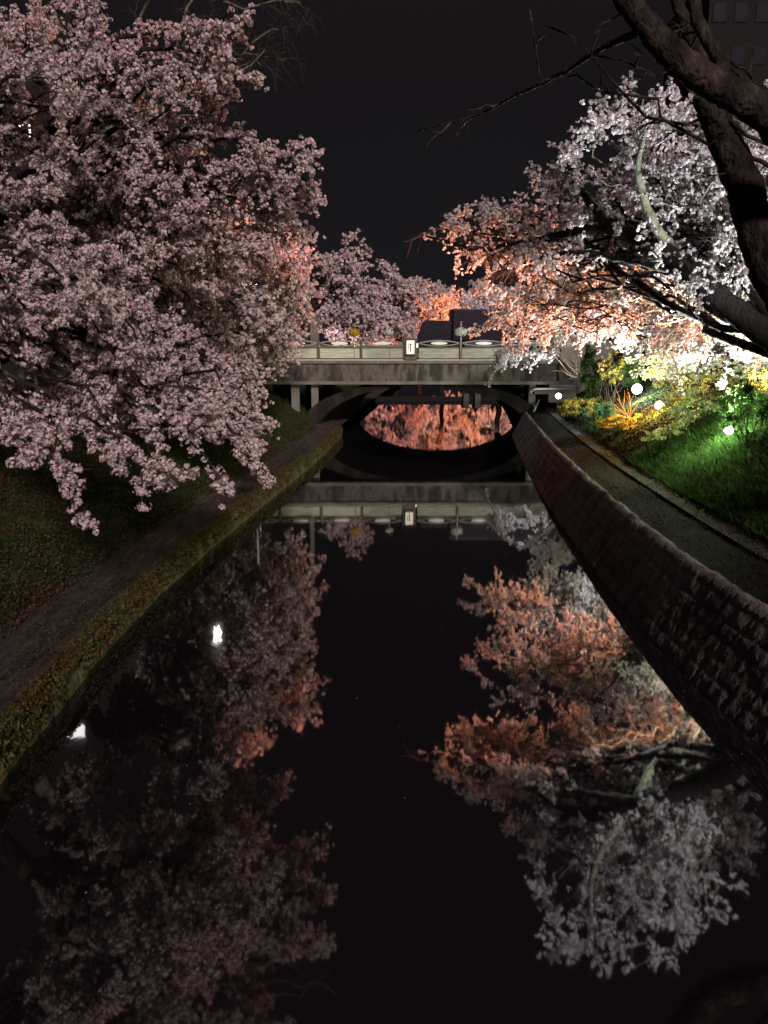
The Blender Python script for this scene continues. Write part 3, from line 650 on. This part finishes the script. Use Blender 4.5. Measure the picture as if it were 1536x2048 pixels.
mb = MB(); mb.box(xc-.05, x1-.3, TY0+.5, TY1-.5, DZ+.55, DZ+.99); obj('chassis', mb, M['black'], truck)
mb = MB(); mb.box(xc+.7, x1-1.9, TY0+.02, TY0+.08, DZ+.42, DZ+.95, .01); obj('side_skirt', mb, M['truck_low'], truck)
mb = MB(); mb.box(x0-.08, x0+.06, TY0+.05, TY1-.05, DZ+.35, DZ+.62, .03); obj('bumper', mb, M['truck_low'], truck)
for wx in (x0+.75, x1-1.5):
    for wy in (TY0+.06, TY1-.34):
        mb = MB(); mb.lathe((wx, wy, DZ+.42), [(.25, 0), (.40, .0), (.42, .05), (.42, .23), (.40, .28), (.25, .28)], 24, 'y'); wl = obj('wheel', mb, M['rubber'], truck, smooth=False)
        mb = MB(); mb.lathe((wx, wy-.01 if wy < 42 else wy+.29, DZ+.42), [(.05, -.02), (.16, .0), (.24, .01)], 18, 'y'); obj('rim', mb, M['steel'], wl)
hl = emis('headlight_glow', (1.0, .95, .82), 12)
for hy in (TY0+.35, TY1-.35):
    mb = MB(); mb.lathe((x0-.10, hy, DZ+.75), [(.03, 0), (.10, .02), (.11, .10)], 14, 'x'); obj('headlight', mb, hl, truck)
def light(name, kind, loc, power, col, aim=None, size=60, blend=.6, r=.08, parent=None):
    d = bpy.data.lights.new(name, kind); d.energy = power; d.color = col; d.shadow_soft_size = r
    if kind == 'SPOT': d.spot_size = R(size); d.spot_blend = blend
    o = bpy.data.objects.new(name, d); COL.objects.link(o)
    loc = np.array(loc, float)
    if aim is not None: o.rotation_euler = (Vector(tuple(loc-np.array(aim, float)))).to_track_quat('Z', 'Y').to_euler()
    if parent is not None: o.parent = parent; loc = loc-world_off(parent)
    o.location = tuple(loc); return o
light('headlight_beam', 'SPOT', (x0-.16, TY0+.35, DZ+.75), 4500, (1, .96, .84), (x0-7, TY0-2.4, DZ+.3), 70, .8, parent=truck)

# ------------------------------------------------------------------ lamps
def floodlight(loc, r, col, s, label, aim, post=.35):
    loc = np.array(loc, float); g = gz(loc[0], loc[1])
    o = empty('floodlight', (loc[0], loc[1], min(g, loc[2]-.1)), label, 'floodlight', 'floodlights on the right bank under the cherry trees')
    d = np.array([loc[0]*.0-loc[0], -loc[1], 1.2]); d = d/np.linalg.norm(d)
    mb = MB(); mb.tube([(loc[0], loc[1]+.1, min(g, loc[2]-.1)-.05), (loc[0], loc[1]+.1, loc[2])], .025, 8); obj('stake', mb, M['black'], o)
    D = Vector(tuple(d)); p = Vector(tuple(loc))
    mb = MB(); mb.tube([p-D*.28, p-D*.20, p-D*.03, p+D*.01], [r*.45, r*.8, r*1.1, r*1.12], 20); h = obj('housing', mb, M['black'], o)
    mb = MB(); mb.tube([p+D*.012, p+D*.045, p+D*.07], [r, r*.93, r*.5], 20); obj('lens', mb, emis('lens_glow', col, s), h)
    return o
def spots(o, loc, lst):
    for (pw, col, aim, size) in lst: light('lamp_beam', 'SPOT', loc, pw, col, aim, size, .7, .12, o)
W = (.93, .96, 1.0); OR = (1.0, .31, .17); YG = (.93, 1.0, .90)
l1 = np.array((9.1, 28.0, 2.75)); o = floodlight(l1, .17, (1, 1, 1), 30, 'brightest white round floodlight in the middle of the right bank shrubs', None)
spots(o, l1+np.array((-.35, -.35, .25)), [(1500, W, (6.6, 28, 9), 75), (9000, W, (7.2, 17.5, 8.6), 66), (9000, (1, .88, .84), (4.2, 20.2, 7.2), 44)])
light('lamp_spill', 'POINT', l1+np.array((-.3, -.6, .25)), 950, (.75, 1.0, .9), r=.2, parent=o)
l2 = np.array((8.75, 24.6, 2.42)); o = floodlight(l2, .14, (1, .80, .50), 26, 'orange floodlight low in the yellow shrubs, right of the brightest white one', None)
spots(o, l2+np.array((-.3, -.3, .3)), [(6000, OR, (3.2, 20.4, 5.8), 34), (6500, OR, (4.4, 28.4, 4.9), 40), (9000, OR, (5.2, 22.5, 6.0), 60)])
light('lamp_spill', 'POINT', l2+np.array((-.35, -.5, .25)), 1000, (1, .60, .15), r=.2, parent=o)
l3 = at(1458, 860, 17.6); o = floodlight(l3, .10, (.95, 1, .92), 26, 'white-green floodlight at the edge of the bright green grass, nearest of the lamps', None)
spots(o, l3+np.array((-.15, -.15, .2)), [(13000, YG, (6.4, 16, 9.4), 84)])
light('lamp_spill', 'POINT', l3+np.array((-.35, -.35, .22)), 480, (.70, 1.0, .55), r=.15, parent=o)
for lo, lst, lab in (((8.95, 15.6, 2.9), [(22000, OR, (2.7, 19.3, 6.7), 32), (12000, OR, (4.8, 19.3, 6.0), 44)], 'added unseen orange floodlight at the foot of the large cherry tree with the long dark bough'),
                     ((7.9, 12.0, 2.8), [(3600, W, (5.2, 15.2, 9.4), 62)], 'added unseen white floodlight on the near right bank below the bare leaning tree')):
    lo = np.array(lo); o = floodlight(lo, .16, lst[0][1], 20, lab, None); spots(o, lo+np.array((-.3, .05, .35)), lst)  # two added lamps out of view, lighting the near side of the blossom
l4 = at(1117, 792, 35.2); o = floodlight(l4, .12, (.95, .97, 1), 26, 'white floodlight beside the pipe at the right end of the bridge', None)
spots(o, l4+np.array((-.1, -.4, .3)), [(900, W, (6.0, 35.8, 5.5), 90)])
light('lamp_spill', 'POINT', l4+np.array((-.1, -.6, .25)), 120, (1, .97, .9), r=.2, parent=o)

def streetlamp(x, y, z, label, s, power, heads=1, arm=1.3, col=(1, .96, .90), sx=1, r=.17):
    g = gz(x, y); px_ = x-arm*sx
    o = empty('street_lamp', (px_, y, g), label, 'street lamp', 'street lamps behind the left trees')
    mb = MB(); mb.tube([(px_, y, g-.1), (px_, y, g+.4), (px_, y, z+.1)], [.10, .075, .05], 12); mb.tube([(px_, y, z+.1), (px_+.4*sx, y, z+.32), (x, y, z+.16)], .035, 8); obj('pole', mb, M['steel'], o, smooth=True)
    mb = MB(); mb.lathe((x, y, z+.02), [(r*.35, .22), (r*.9, .12), (r*1.15, .0), (r*1.12, -.01)], 18); obj('shade', mb, M['steel'], o)
    mb = MB(); mb.lathe((x, y, z), [(r, 0), (r*.9, -.10), (r*.45, -.17)], 16); obj('bulb', mb, emis('bulb_glow', col, s), o)
    if power: light('street_light', 'POINT', (x, y, z-.35), power, col, r=.15, parent=o)
    return o
streetlamp(-8.4, 36.6, 10.2, 'tallest street lamp at the left end of the bridge', 45, 700, r=.2)
streetlamp(-5.25, 32.6, 6.8, 'small bright street lamp shining through the left blossom beside the bridge', 40, 60, arm=1.0, r=.08)
a = at(420, 425, 41); streetlamp(a[0], 41, a[2], 'distant street lamp, a tiny white point in the middle of the left blossom', 30, 0, r=.1)
a = at(320, 660, 42); streetlamp(a[0], 42, a[2], 'distant low street lamp seen as a dot through the lower left blossom', 25, 0, r=.08)
# lamps that light the trees beyond the bridge
def farlamp(loc, lst, label):
    loc = np.array(loc, float); g = gz(loc[0], loc[1])
    o = empty('floodlight', (loc[0], loc[1], g), label, 'floodlight', 'floodlights on the banks beyond the bridge')
    mb = MB(); mb.tube([(loc[0], loc[1], g-.05), (loc[0], loc[1], loc[2])], .03, 8); obj('stake', mb, M['black'], o)
    mb = MB(); mb.lathe((loc[0], loc[1], loc[2]), [(.08, -.12), (.16, .0), (.17, .05)], 14); obj('housing', mb, M['black'], o)
    mb = MB(); mb.lathe((loc[0], loc[1], loc[2]+.052), [(.155, 0), (.12, .03)], 14); obj('lens', mb, emis('lens_glow', lst[0][1], 8), o)
    spots(o, loc+np.array((0, 0, .2)), lst)
farlamp((10.2, 62, 1.9), [(5500, OR, (8, 76, 6), 100)], 'orange floodlight on the right bank just beyond the bridge')
farlamp((7.0, 84.5, 3.2), [(11000, (1, .25, .05), (6.2, 88, 10), 80)], 'orange floodlight under the small orange tree far beyond the bridge')
farlamp((-3.6, 58, 2.3), [(1300, (1, .80, .76), (-3, 66, 9), 130)], 'soft pink floodlight under the purple-pink trees beyond the bridge')
farlamp((12.2, 54.0, 3.0), [(1500, OR, (14.5, 57, 7), 120)], 'orange floodlight under the tree right of the bridge end')
farlamp((13.2, 89, 3.2), [(26000, (1, .27, .08), (5, 104, 7), 75), (9000, (1, .45, .28), (15, 100, 7), 80)], 'orange floodlight on the far right bank, lighting the trees that close the view')
farlamp((1.0, 88, 2.6), [(5000, (1, .42, .36), (1.0, 103, 7), 100)], 'pink floodlight on the far left bank, lighting the trees that close the view')
farlamp((10.0, 74.0, 3.2), [(2200, (.9, .85, .95), (10.5, 79, 10), 110)], 'white floodlight under the pale tree beyond the truck')

# ------------------------------------------------------------------ pole, pillar, notice board, far weir, buildings
a = at(617, 700, 44); ztop = at(617, 440, 44)[2]
o = empty('utility_pole', (a[0], 44.5+8, 3.1), 'tall grey concrete utility pole left of the trees beyond the bridge', 'pole')
o.location = (float(at(617, 700, 52)[0]), 52, 3.0)
X_ = float(o.location.x); zt_ = float(at(617, 440, 52)[2])
mb = MB(); mb.tube([(X_, 52, 2.9), (X_, 52, zt_)], [.21, .14], 14); obj('shaft', mb, M['concrete_pale'], o, smooth=True)
mb = MB(); mb.box(X_-.6, X_+.6, 51.82, 51.9, zt_-1.25, zt_-1.15); obj('crossarm', mb, M['steel'], o)
X2 = float(at(630, 700, 50.9)[0]); zz = float(at(630, 628, 50.9)[2])
o = empty('gate_pillar', (X2, 50.9, 3.2), 'square pale concrete gate pillar left of the bridge, in front of the utility pole', 'pillar')
mb = MB(); mb.box(X2-.28, X2+.28, 50.65, 51.2, 3.0, zz-.15, .04); obj('shaft', mb, M['concrete_pale'], o)
mb = MB(); mb.box(X2-.34, X2+.34, 50.59, 51.26, zz-.148, zz, .03); obj('cap', mb, M['concrete_pale'], o)
X3 = float(at(588, 700, 51)[0])
o = empty('notice_board', (X3, 51, 3.1), 'small white-framed notice board at the left end of the bridge', 'notice board')
mb = MB()
mb.box(X3-.50, X3-.38, 50.95, 51.05, 3.0, 5.0, .02); mb.box(X3+.38, X3+.50, 50.95, 51.05, 3.0, 5.0, .02); mb.box(X3-.56, X3+.56, 50.90, 51.10, 5.0, 5.14, .02); mb.box(X3-.379, X3+.379, 50.97, 51.03, 4.25, 4.36)
obj('frame', mb, M['white_paint'], o)
mb = MB(); mb.box(X3-.375, X3+.375, 50.985, 51.015, 4.37, 4.99); obj('board', mb, M['glass_dark'], o)
o = empty('weir', (5.5, 61, 0), 'low dark concrete weir across the water far beyond the arch', 'weir')
mb = MB(); mb.box(-1.6, 10.5, 61, 61.8, -.4, .30, .04); obj('sill', mb, M['dark_wall'], o)
for x in (6.2, 7.1):
    mb = MB(); mb.box(x, x+.45, 60.6, 61.9, -.3, .55, .04); obj('pier', mb, M['soffit'], o)
# faint apartment block at the upper right, house on the left street
def building(label, x0, x1, y0, y1, z0, z1, nx, nz, wallm, cat='building', lit=(), hh=1.3):
    o = empty('apartment_building' if z1 > 15 else 'street_building', ((x0+x1)/2, (y0+y1)/2, z0), label, cat)
    mb = MB(); mb.box(x0, x1, y0, y1, z0-.3, z1); wl = obj('wall', mb, wallm, o)
    mb = MB(); mb.box(x0-.15, x1+.15, y0-.15, y1+.15, z1+.002, z1+.5); obj('roof', mb, wallm, o)
    for i in range(nx):
        for j in range(nz):
            wx = x0+(i+.5)*(x1-x0)/nx; wz = z0+1.3+j*(z1-z0-1.0)/nz; ww2 = (x1-x0)/nx*.28
            mb = MB(); mb.box(wx-ww2-.08, wx+ww2+.08, y0-.06, y0-.003, wz-.08, wz+hh+.08); f_ = obj('window', mb, wallm, o)
            mb = MB(); mb.box(wx-ww2, wx+ww2, y0-.075, y0-.062, wz, wz+hh); obj('pane', mb, LITM if (i, j) in lit else M['glass_dark'], f_)
    return o
LITM = emis('lit_window', (1, .9, .95), 4.0)
building('faint tall apartment block in the dark behind the boughs at the upper right', 26.5, 33.5, 70, 80, 3.5, 33, 4, 9, M['dark_wall'])
building('dim house behind the left trees with one lit upstairs window', -19, -12.2, 30, 40, 3.1, 14.6, 3, 3, M['dark_wall'], 'house', lit=((2, 2),), hh=.62)
w1, w2 = at(78, 182, 60), at(86, 238, 60)
o = empty('street_building', (-28, 64, 3.1), 'tall dark building at the far left with two white-lit balconies showing through the blossom', 'building')
mb = MB(); mb.box(-34, -22, 60.2, 70, 3.0, 27); obj('wall', mb, M['dark_wall'], o)
for c in (w1, w2):
    mb = MB(); mb.box(c[0]-1.1, c[0]+1.1, 59.95, 60.19, c[2]-.55, c[2]-.42, .02); f_ = obj('balcony', mb, M['dark_wall'], o)
    mb = MB(); mb.box(c[0]-.9, c[0]+.9, 60.10, 60.16, c[2]-.36, c[2]+.36, .01); obj('window', mb, LITM, f_)
building('dark building beyond the left end of the bridge with small lit windows', -16, -9, 58, 68, 3.1, 16.5, 4, 4, M['dark_wall'], lit=((3, 2), (2, 1), (3, 0)))
o = empty('lit_sign', (float(at(500, 470, 45)[0]), 45, 3.1), 'orange and white lit sign on a post behind the left blossom', 'sign')
c = at(500, 478, 45)
mb = MB(); mb.tube([(c[0], 45.1, 3.0), (c[0], 45.1, c[2]+.3)], .07, 8); obj('post', mb, M['steel'], o)
mb = MB(); mb.box(c[0]-.25, c[0]+.25, 44.9, 45.02, c[2]-.9, c[2]+.1, .03); obj('lower_panel', mb, emis('orange_sign', (1, .28, .08), .9), o)
mb = MB(); mb.box(c[0]-.25, c[0]+.25, 44.9, 45.02, c[2]+.15, c[2]+.9, .03); obj('upper_panel', mb, emis('pale_sign', (.7, .9, 1), .5), o)
# small stakes on the left bank
for (px, py, Y, lab) in ((505, 798, 25, 'pale wooden stake standing on the grass in front of the left end of the bridge'), (96, 815, 17, 'short orange-topped marker stake half hidden by the low left blossom')):
    c = at(px, py, Y); g = gz(c[0], Y)
    mb = MB(); mb.tube([(c[0], Y, g-.1), (c[0], Y, c[2]+(.35 if Y > 20 else .05))], .035, 8); o = obj('marker_stake', mb, M['white_paint'] if Y > 20 else mat('orange_paint', [(.8,.16,.05)], rough=.5)); tag(o, lab, 'stake')

# ------------------------------------------------------------------ ground cover, grass, shrubs
def scatter(side, n, s0, s1, y0, y1, power=1.6):
    Y = y0+(y1-y0)*rng.random(n)**power; s = rng.uniform(s0, s1, n)
    X = XL(Y)-s if side == 'L' else XR(Y)+s
    Z = zleft(s) if side == 'L' else zright(s)
    return np.stack([X, Y, Z], 1), s
def cover(name, side, n, s0, s1, y0, y1, r, mt, label=None, thr=.35, lift=.03, ns=1.1, power=1.6):
    P, s = scatter(side, n, s0, s1, y0, y1, power)
    keep = fnoise(P[:, 0]*ns+3, P[:, 1]*ns) > thr+.12*rng.normal(size=n)
    P = P[keep]; P[:, 2] += lift+rng.uniform(0, .10, len(P)); 
    Nn = unit(np.array([0, -.2, .8])+.8*rand_unit(len(P)))
    V, Fa = leaves(P, Nn, r*rng.uniform(.5, 1.4, len(P)))
    return tag(npmesh(name, V, Fa, M[mt]), kind='stuff', label=label, cat='ground cover')
cover('ground_cover', 'L', 150000, 1.1, 5.6, 5, 37, .030, 'cover', 'mottled green and brown ivy covering the left slope', .40)
cover('dead_leaves', 'L', 26000, .2, 1.5, 5, 37, .016, 'cover', 'scattered dead leaves and petals along the left towpath', .50)
cover('moss', 'L', 45000, -.05, .13, 4.5, 37, .018, 'kerb_leaf', 'moss and small leaves growing on the low left wall', .42, .02, 2.0)
cover('ground_cover', 'R', 60000, 2.0, 5.6, 6, 37, .035, 'cover_shade', 'dark ground cover on the right slope, shade put into its colour', .30)
cover('dead_leaves', 'R', 30000, .7, 2.1, 7, 37, .017, 'cover_shade', 'dark dead leaves littering the right stone terrace', .45)
# tufts that hang over the water side of the left wall
P, s = scatter('L', 20000, -.02, .10, 4.5, 37, 1.5); P[:, 2] -= rng.uniform(-.04, .32, len(P))*(fnoise(P[:, 1]*1.4, P[:, 1]*0) > .35)
P[:, 0] += .05
V, Fa = leaves(P, unit(np.array([.8, -.3, .3])+.6*rand_unit(len(P))), .036*rng.uniform(.5, 1.6, len(P)))
tag(npmesh('hanging_weeds', V, Fa, M['kerb_leaf']), kind='stuff', label='yellow-green weeds hanging down the water side of the low left wall', cat='weeds')
def grass(name, side, n, s0, s1, y0, y1, h, mt, label, thr=.0, power=1.0):
    P, s = scatter(side, n, s0, s1, y0, y1, power); P = P[fnoise(P[:, 0]*1.3, P[:, 1]*1.3) > thr]
    V, Fa = blades(P, h*rng.uniform(.5, 1.2, len(P)), np.full(len(P), .006)+.004*rng.random(len(P)), .45)
    return tag(npmesh(name, V, Fa, M[mt]), kind='stuff', label=label, cat='grass')
grass('grass', 'R', 42000, 2.0, 4.6, 10, 20.5, .22, 'grass', 'grass on the right slope, bright green where the nearest floodlight falls on it', .2)
grass('grass', 'R', 9000, 1.88, 2.2, 8, 36, .10, 'cover_shade', 'dark grass tufts creeping over the edge of the right kerb', .3)
grass('grass', 'L', 26000, 1.5, 5.2, 18, 37, .16, 'grass', 'short dark green grass on the left slope before the bridge', .25)

SG = 'shrubs on the right bank'
def shrub(name, c, rx_, ry_, rz_, n, r, mt, label, cat='shrub', stems=9, holes=.35, stemm='twig', group=SG, sprays=0, sw=.012):
    c = np.array(c, float); g = gz(c[0], c[1]); o = empty(name, (c[0], c[1], g-.05), label, cat, group)
    ax = np.array([rx_, ry_, rz_]); K = 46; Dk = rand_unit(K); Ck = Dk*ax*rng.uniform(.45, 1.12, (K, 1))
    sz = rng.uniform(.10, .30, K); ii = rng.integers(0, K, n); D = rand_unit(n)
    P = c+Ck[ii]+D*(sz[ii, None]*(ax.mean()*.4+ax*.6))*rng.random((n, 1))**.5; D = unit(D+Dk[ii])
    k = fnoise(P[:, 0]*5.1+P[:, 1], P[:, 2]*5.1+P[:, 1]*2) > holes*.8; P = P[k]; D = D[k]
    P[:, 2] = np.maximum(P[:, 2], g+.02)
    V, Fa = leaves(P, unit(D*.5+np.array([0, -.2, .4])+.7*rand_unit(len(P))), r*rng.uniform(.6, 1.5, len(P)))
    npmesh('foliage', V, Fa, M[mt], o)
    mb = MB()
    for _ in range(stems):
        d = rand_unit(1)[0]; d[2] = abs(d[2]); e = c+d*np.array([rx_, ry_, rz_])*rng.uniform(.7, 1.15)
        e[2] = max(e[2], g+.1)
        Pc = curve((c[0]+rng.normal()*.08, c[1]+rng.normal()*.08, g-.05), e, 7, wob=.4, rise=.12)
        mb.tube(Pc, list(np.linspace(sw*1.3, sw*.4, 7)), 5)
        for _k in range(4):
            q = Pc[rng.integers(2, 6)]; mb.tube([q, q+(d+.7*rand_unit(1)[0])*.25*rz_, q+(d+.9*rand_unit(1)[0])*.5*rz_], [sw*.5, sw*.35, sw*.2], 4)
    obj('stems', mb, M[stemm], o)
    return o
def sl(px, py, Y): return at(px, py, Y)
shrub('evergreen_bush', sl(1184,742,32.5), .62, .7, 1.0, 5200, .045, 'leaf_green', 'tall upright dark green bush at the right end of the bridge, its left edge lit')
shrub('yellow_shrub', sl(1165,812,30.5), 1.0, .8, .36, 3200, .04, 'leaf_yellow', 'low yellow-lit shrub on the far right bank left of the brightest floodlight')
shrub('yellow_shrub', sl(1255,852,24.4), .90, .7, .34, 3600, .036, 'leaf_yellow', 'low glowing yellow shrub right under the orange floodlight')
shrub('yellow_shrub', sl(1222,735,29.5), .42, .5, .65, 900, .045, 'leaf_yellow', 'thin upright golden-leaved shrub right of the dark bush')
shrub('low_shrub', sl(1205,832,26.5), .62, .5, .42, 2600, .038, 'leaf_bluegreen', 'low blue-green shrub below and left of the brightest floodlight')
shrub('low_shrub', sl(1268,748,31), 1.0, .6, .6, 3600, .05, 'leaf_green', 'green-lit leafy shrub just above the brightest floodlight')
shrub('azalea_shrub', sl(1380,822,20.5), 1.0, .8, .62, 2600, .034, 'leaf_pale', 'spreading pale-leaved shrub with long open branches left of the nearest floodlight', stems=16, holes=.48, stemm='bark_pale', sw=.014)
shrub('azalea_shrub', sl(1400,770,22), 1.5, .8, .65, 4200, .036, 'leaf_pale', 'wide pale yellow-green shrub higher on the bank behind the spreading one', stems=12, holes=.42)
shrub('azalea_shrub', sl(1335,872,20.2), .62, .5, .20, 900, .032, 'leaf_pale', 'lowest flat pale spray reaching down the bank toward the path', stems=8, holes=.40, stemm='bark_pale')
shrub('azalea_shrub', sl(1360,730,25), 1.5, .8, .5, 3000, .042, 'leaf_pale', 'farther dim olive shrub below the blossom above the orange floodlight', stems=8, holes=.40)
shrub('round_bush', sl(1500,808,16.4), .72, .65, .68, 6500, .030, 'leaf_green', 'dense dark green bush at the right edge beside the nearest floodlight', stems=14, holes=.30)
# bare twiggy shrubs
def bareshrub(base_px, tips, label, m_, w_=.014, n=10):
    b = at(*base_px); g = gz(b[0], b[1]); o = empty('bare_shrub', (b[0], b[1], g), label, 'shrub', 'bare shrubs near the floodlights')
    mb = MB()
    for i in range(n):
        t = tips[i % len(tips)]; e = at(t[0]+rng.normal()*8, t[1]+rng.normal()*8, t[2]+rng.normal()*.2)
        Pc = curve((b[0]+rng.normal()*.1, b[1], max(g, b[2])-.05), e, 8, wob=.25, rise=.05); mb.tube(Pc, list(np.linspace(w_*1.3, w_*.4, 8)), 5)
        for _ in range(3):
            q = Pc[rng.integers(3, 7)]; d = unit(Pc[-1]-Pc[0]); mb.tube([q, q+(d+.5*rand_unit(1)[0])*.35], [w_*.5, w_*.25], 4)
    obj('stems', mb, M[m_], o); return o
M['stem_pale'] = mat('stem_pale', [(.35,.31,.24), (.5,.46,.38)], 8, .8)
M['stem_orange'] = mat('stem_orange', [(.30,.15,.09), (.42,.24,.14)], 8, .8)
bareshrub((1158,752,34.6), [(1082,680,34.6),(1095,694,34.4),(1120,672,34.8),(1100,735,34.2),(1140,660,34.8),(1110,712,34.5),(1135,760,34)], 'pale leafless shrub spreading in front of the wing wall', 'stem_pale', .016, 14)
bareshrub((1262,850,25.6), [(1222,812,25.6),(1240,800,25.4),(1262,796,25.6),(1285,806,25.4),(1230,828,25.2),(1300,815,25.2)], 'reddish bare stems fanning out between the two brightest floodlights', 'stem_orange', .010, 12)
# a few fallen petals adrift on the water
n = 420; Y = rng.uniform(5, 40, n)**1.0; tt = rng.beta(.5, .5, n); X = XL(Y)+(XR(Y)-XL(Y))*tt
V, Fa = leaves(np.stack([X, Y, np.full(n, .006)], 1), unit(np.array([0, 0, 1.])+.08*rand_unit(n)), .011*rng.uniform(.6, 1.2, n))
tag(npmesh('floating_petals', V, Fa, M['petal_pink']), kind='stuff', label='fallen petals floating on the dark water', cat='petals')
print('FACES', sum(len(o.data.polygons) for o in bpy.data.objects if o.type == 'MESH'))
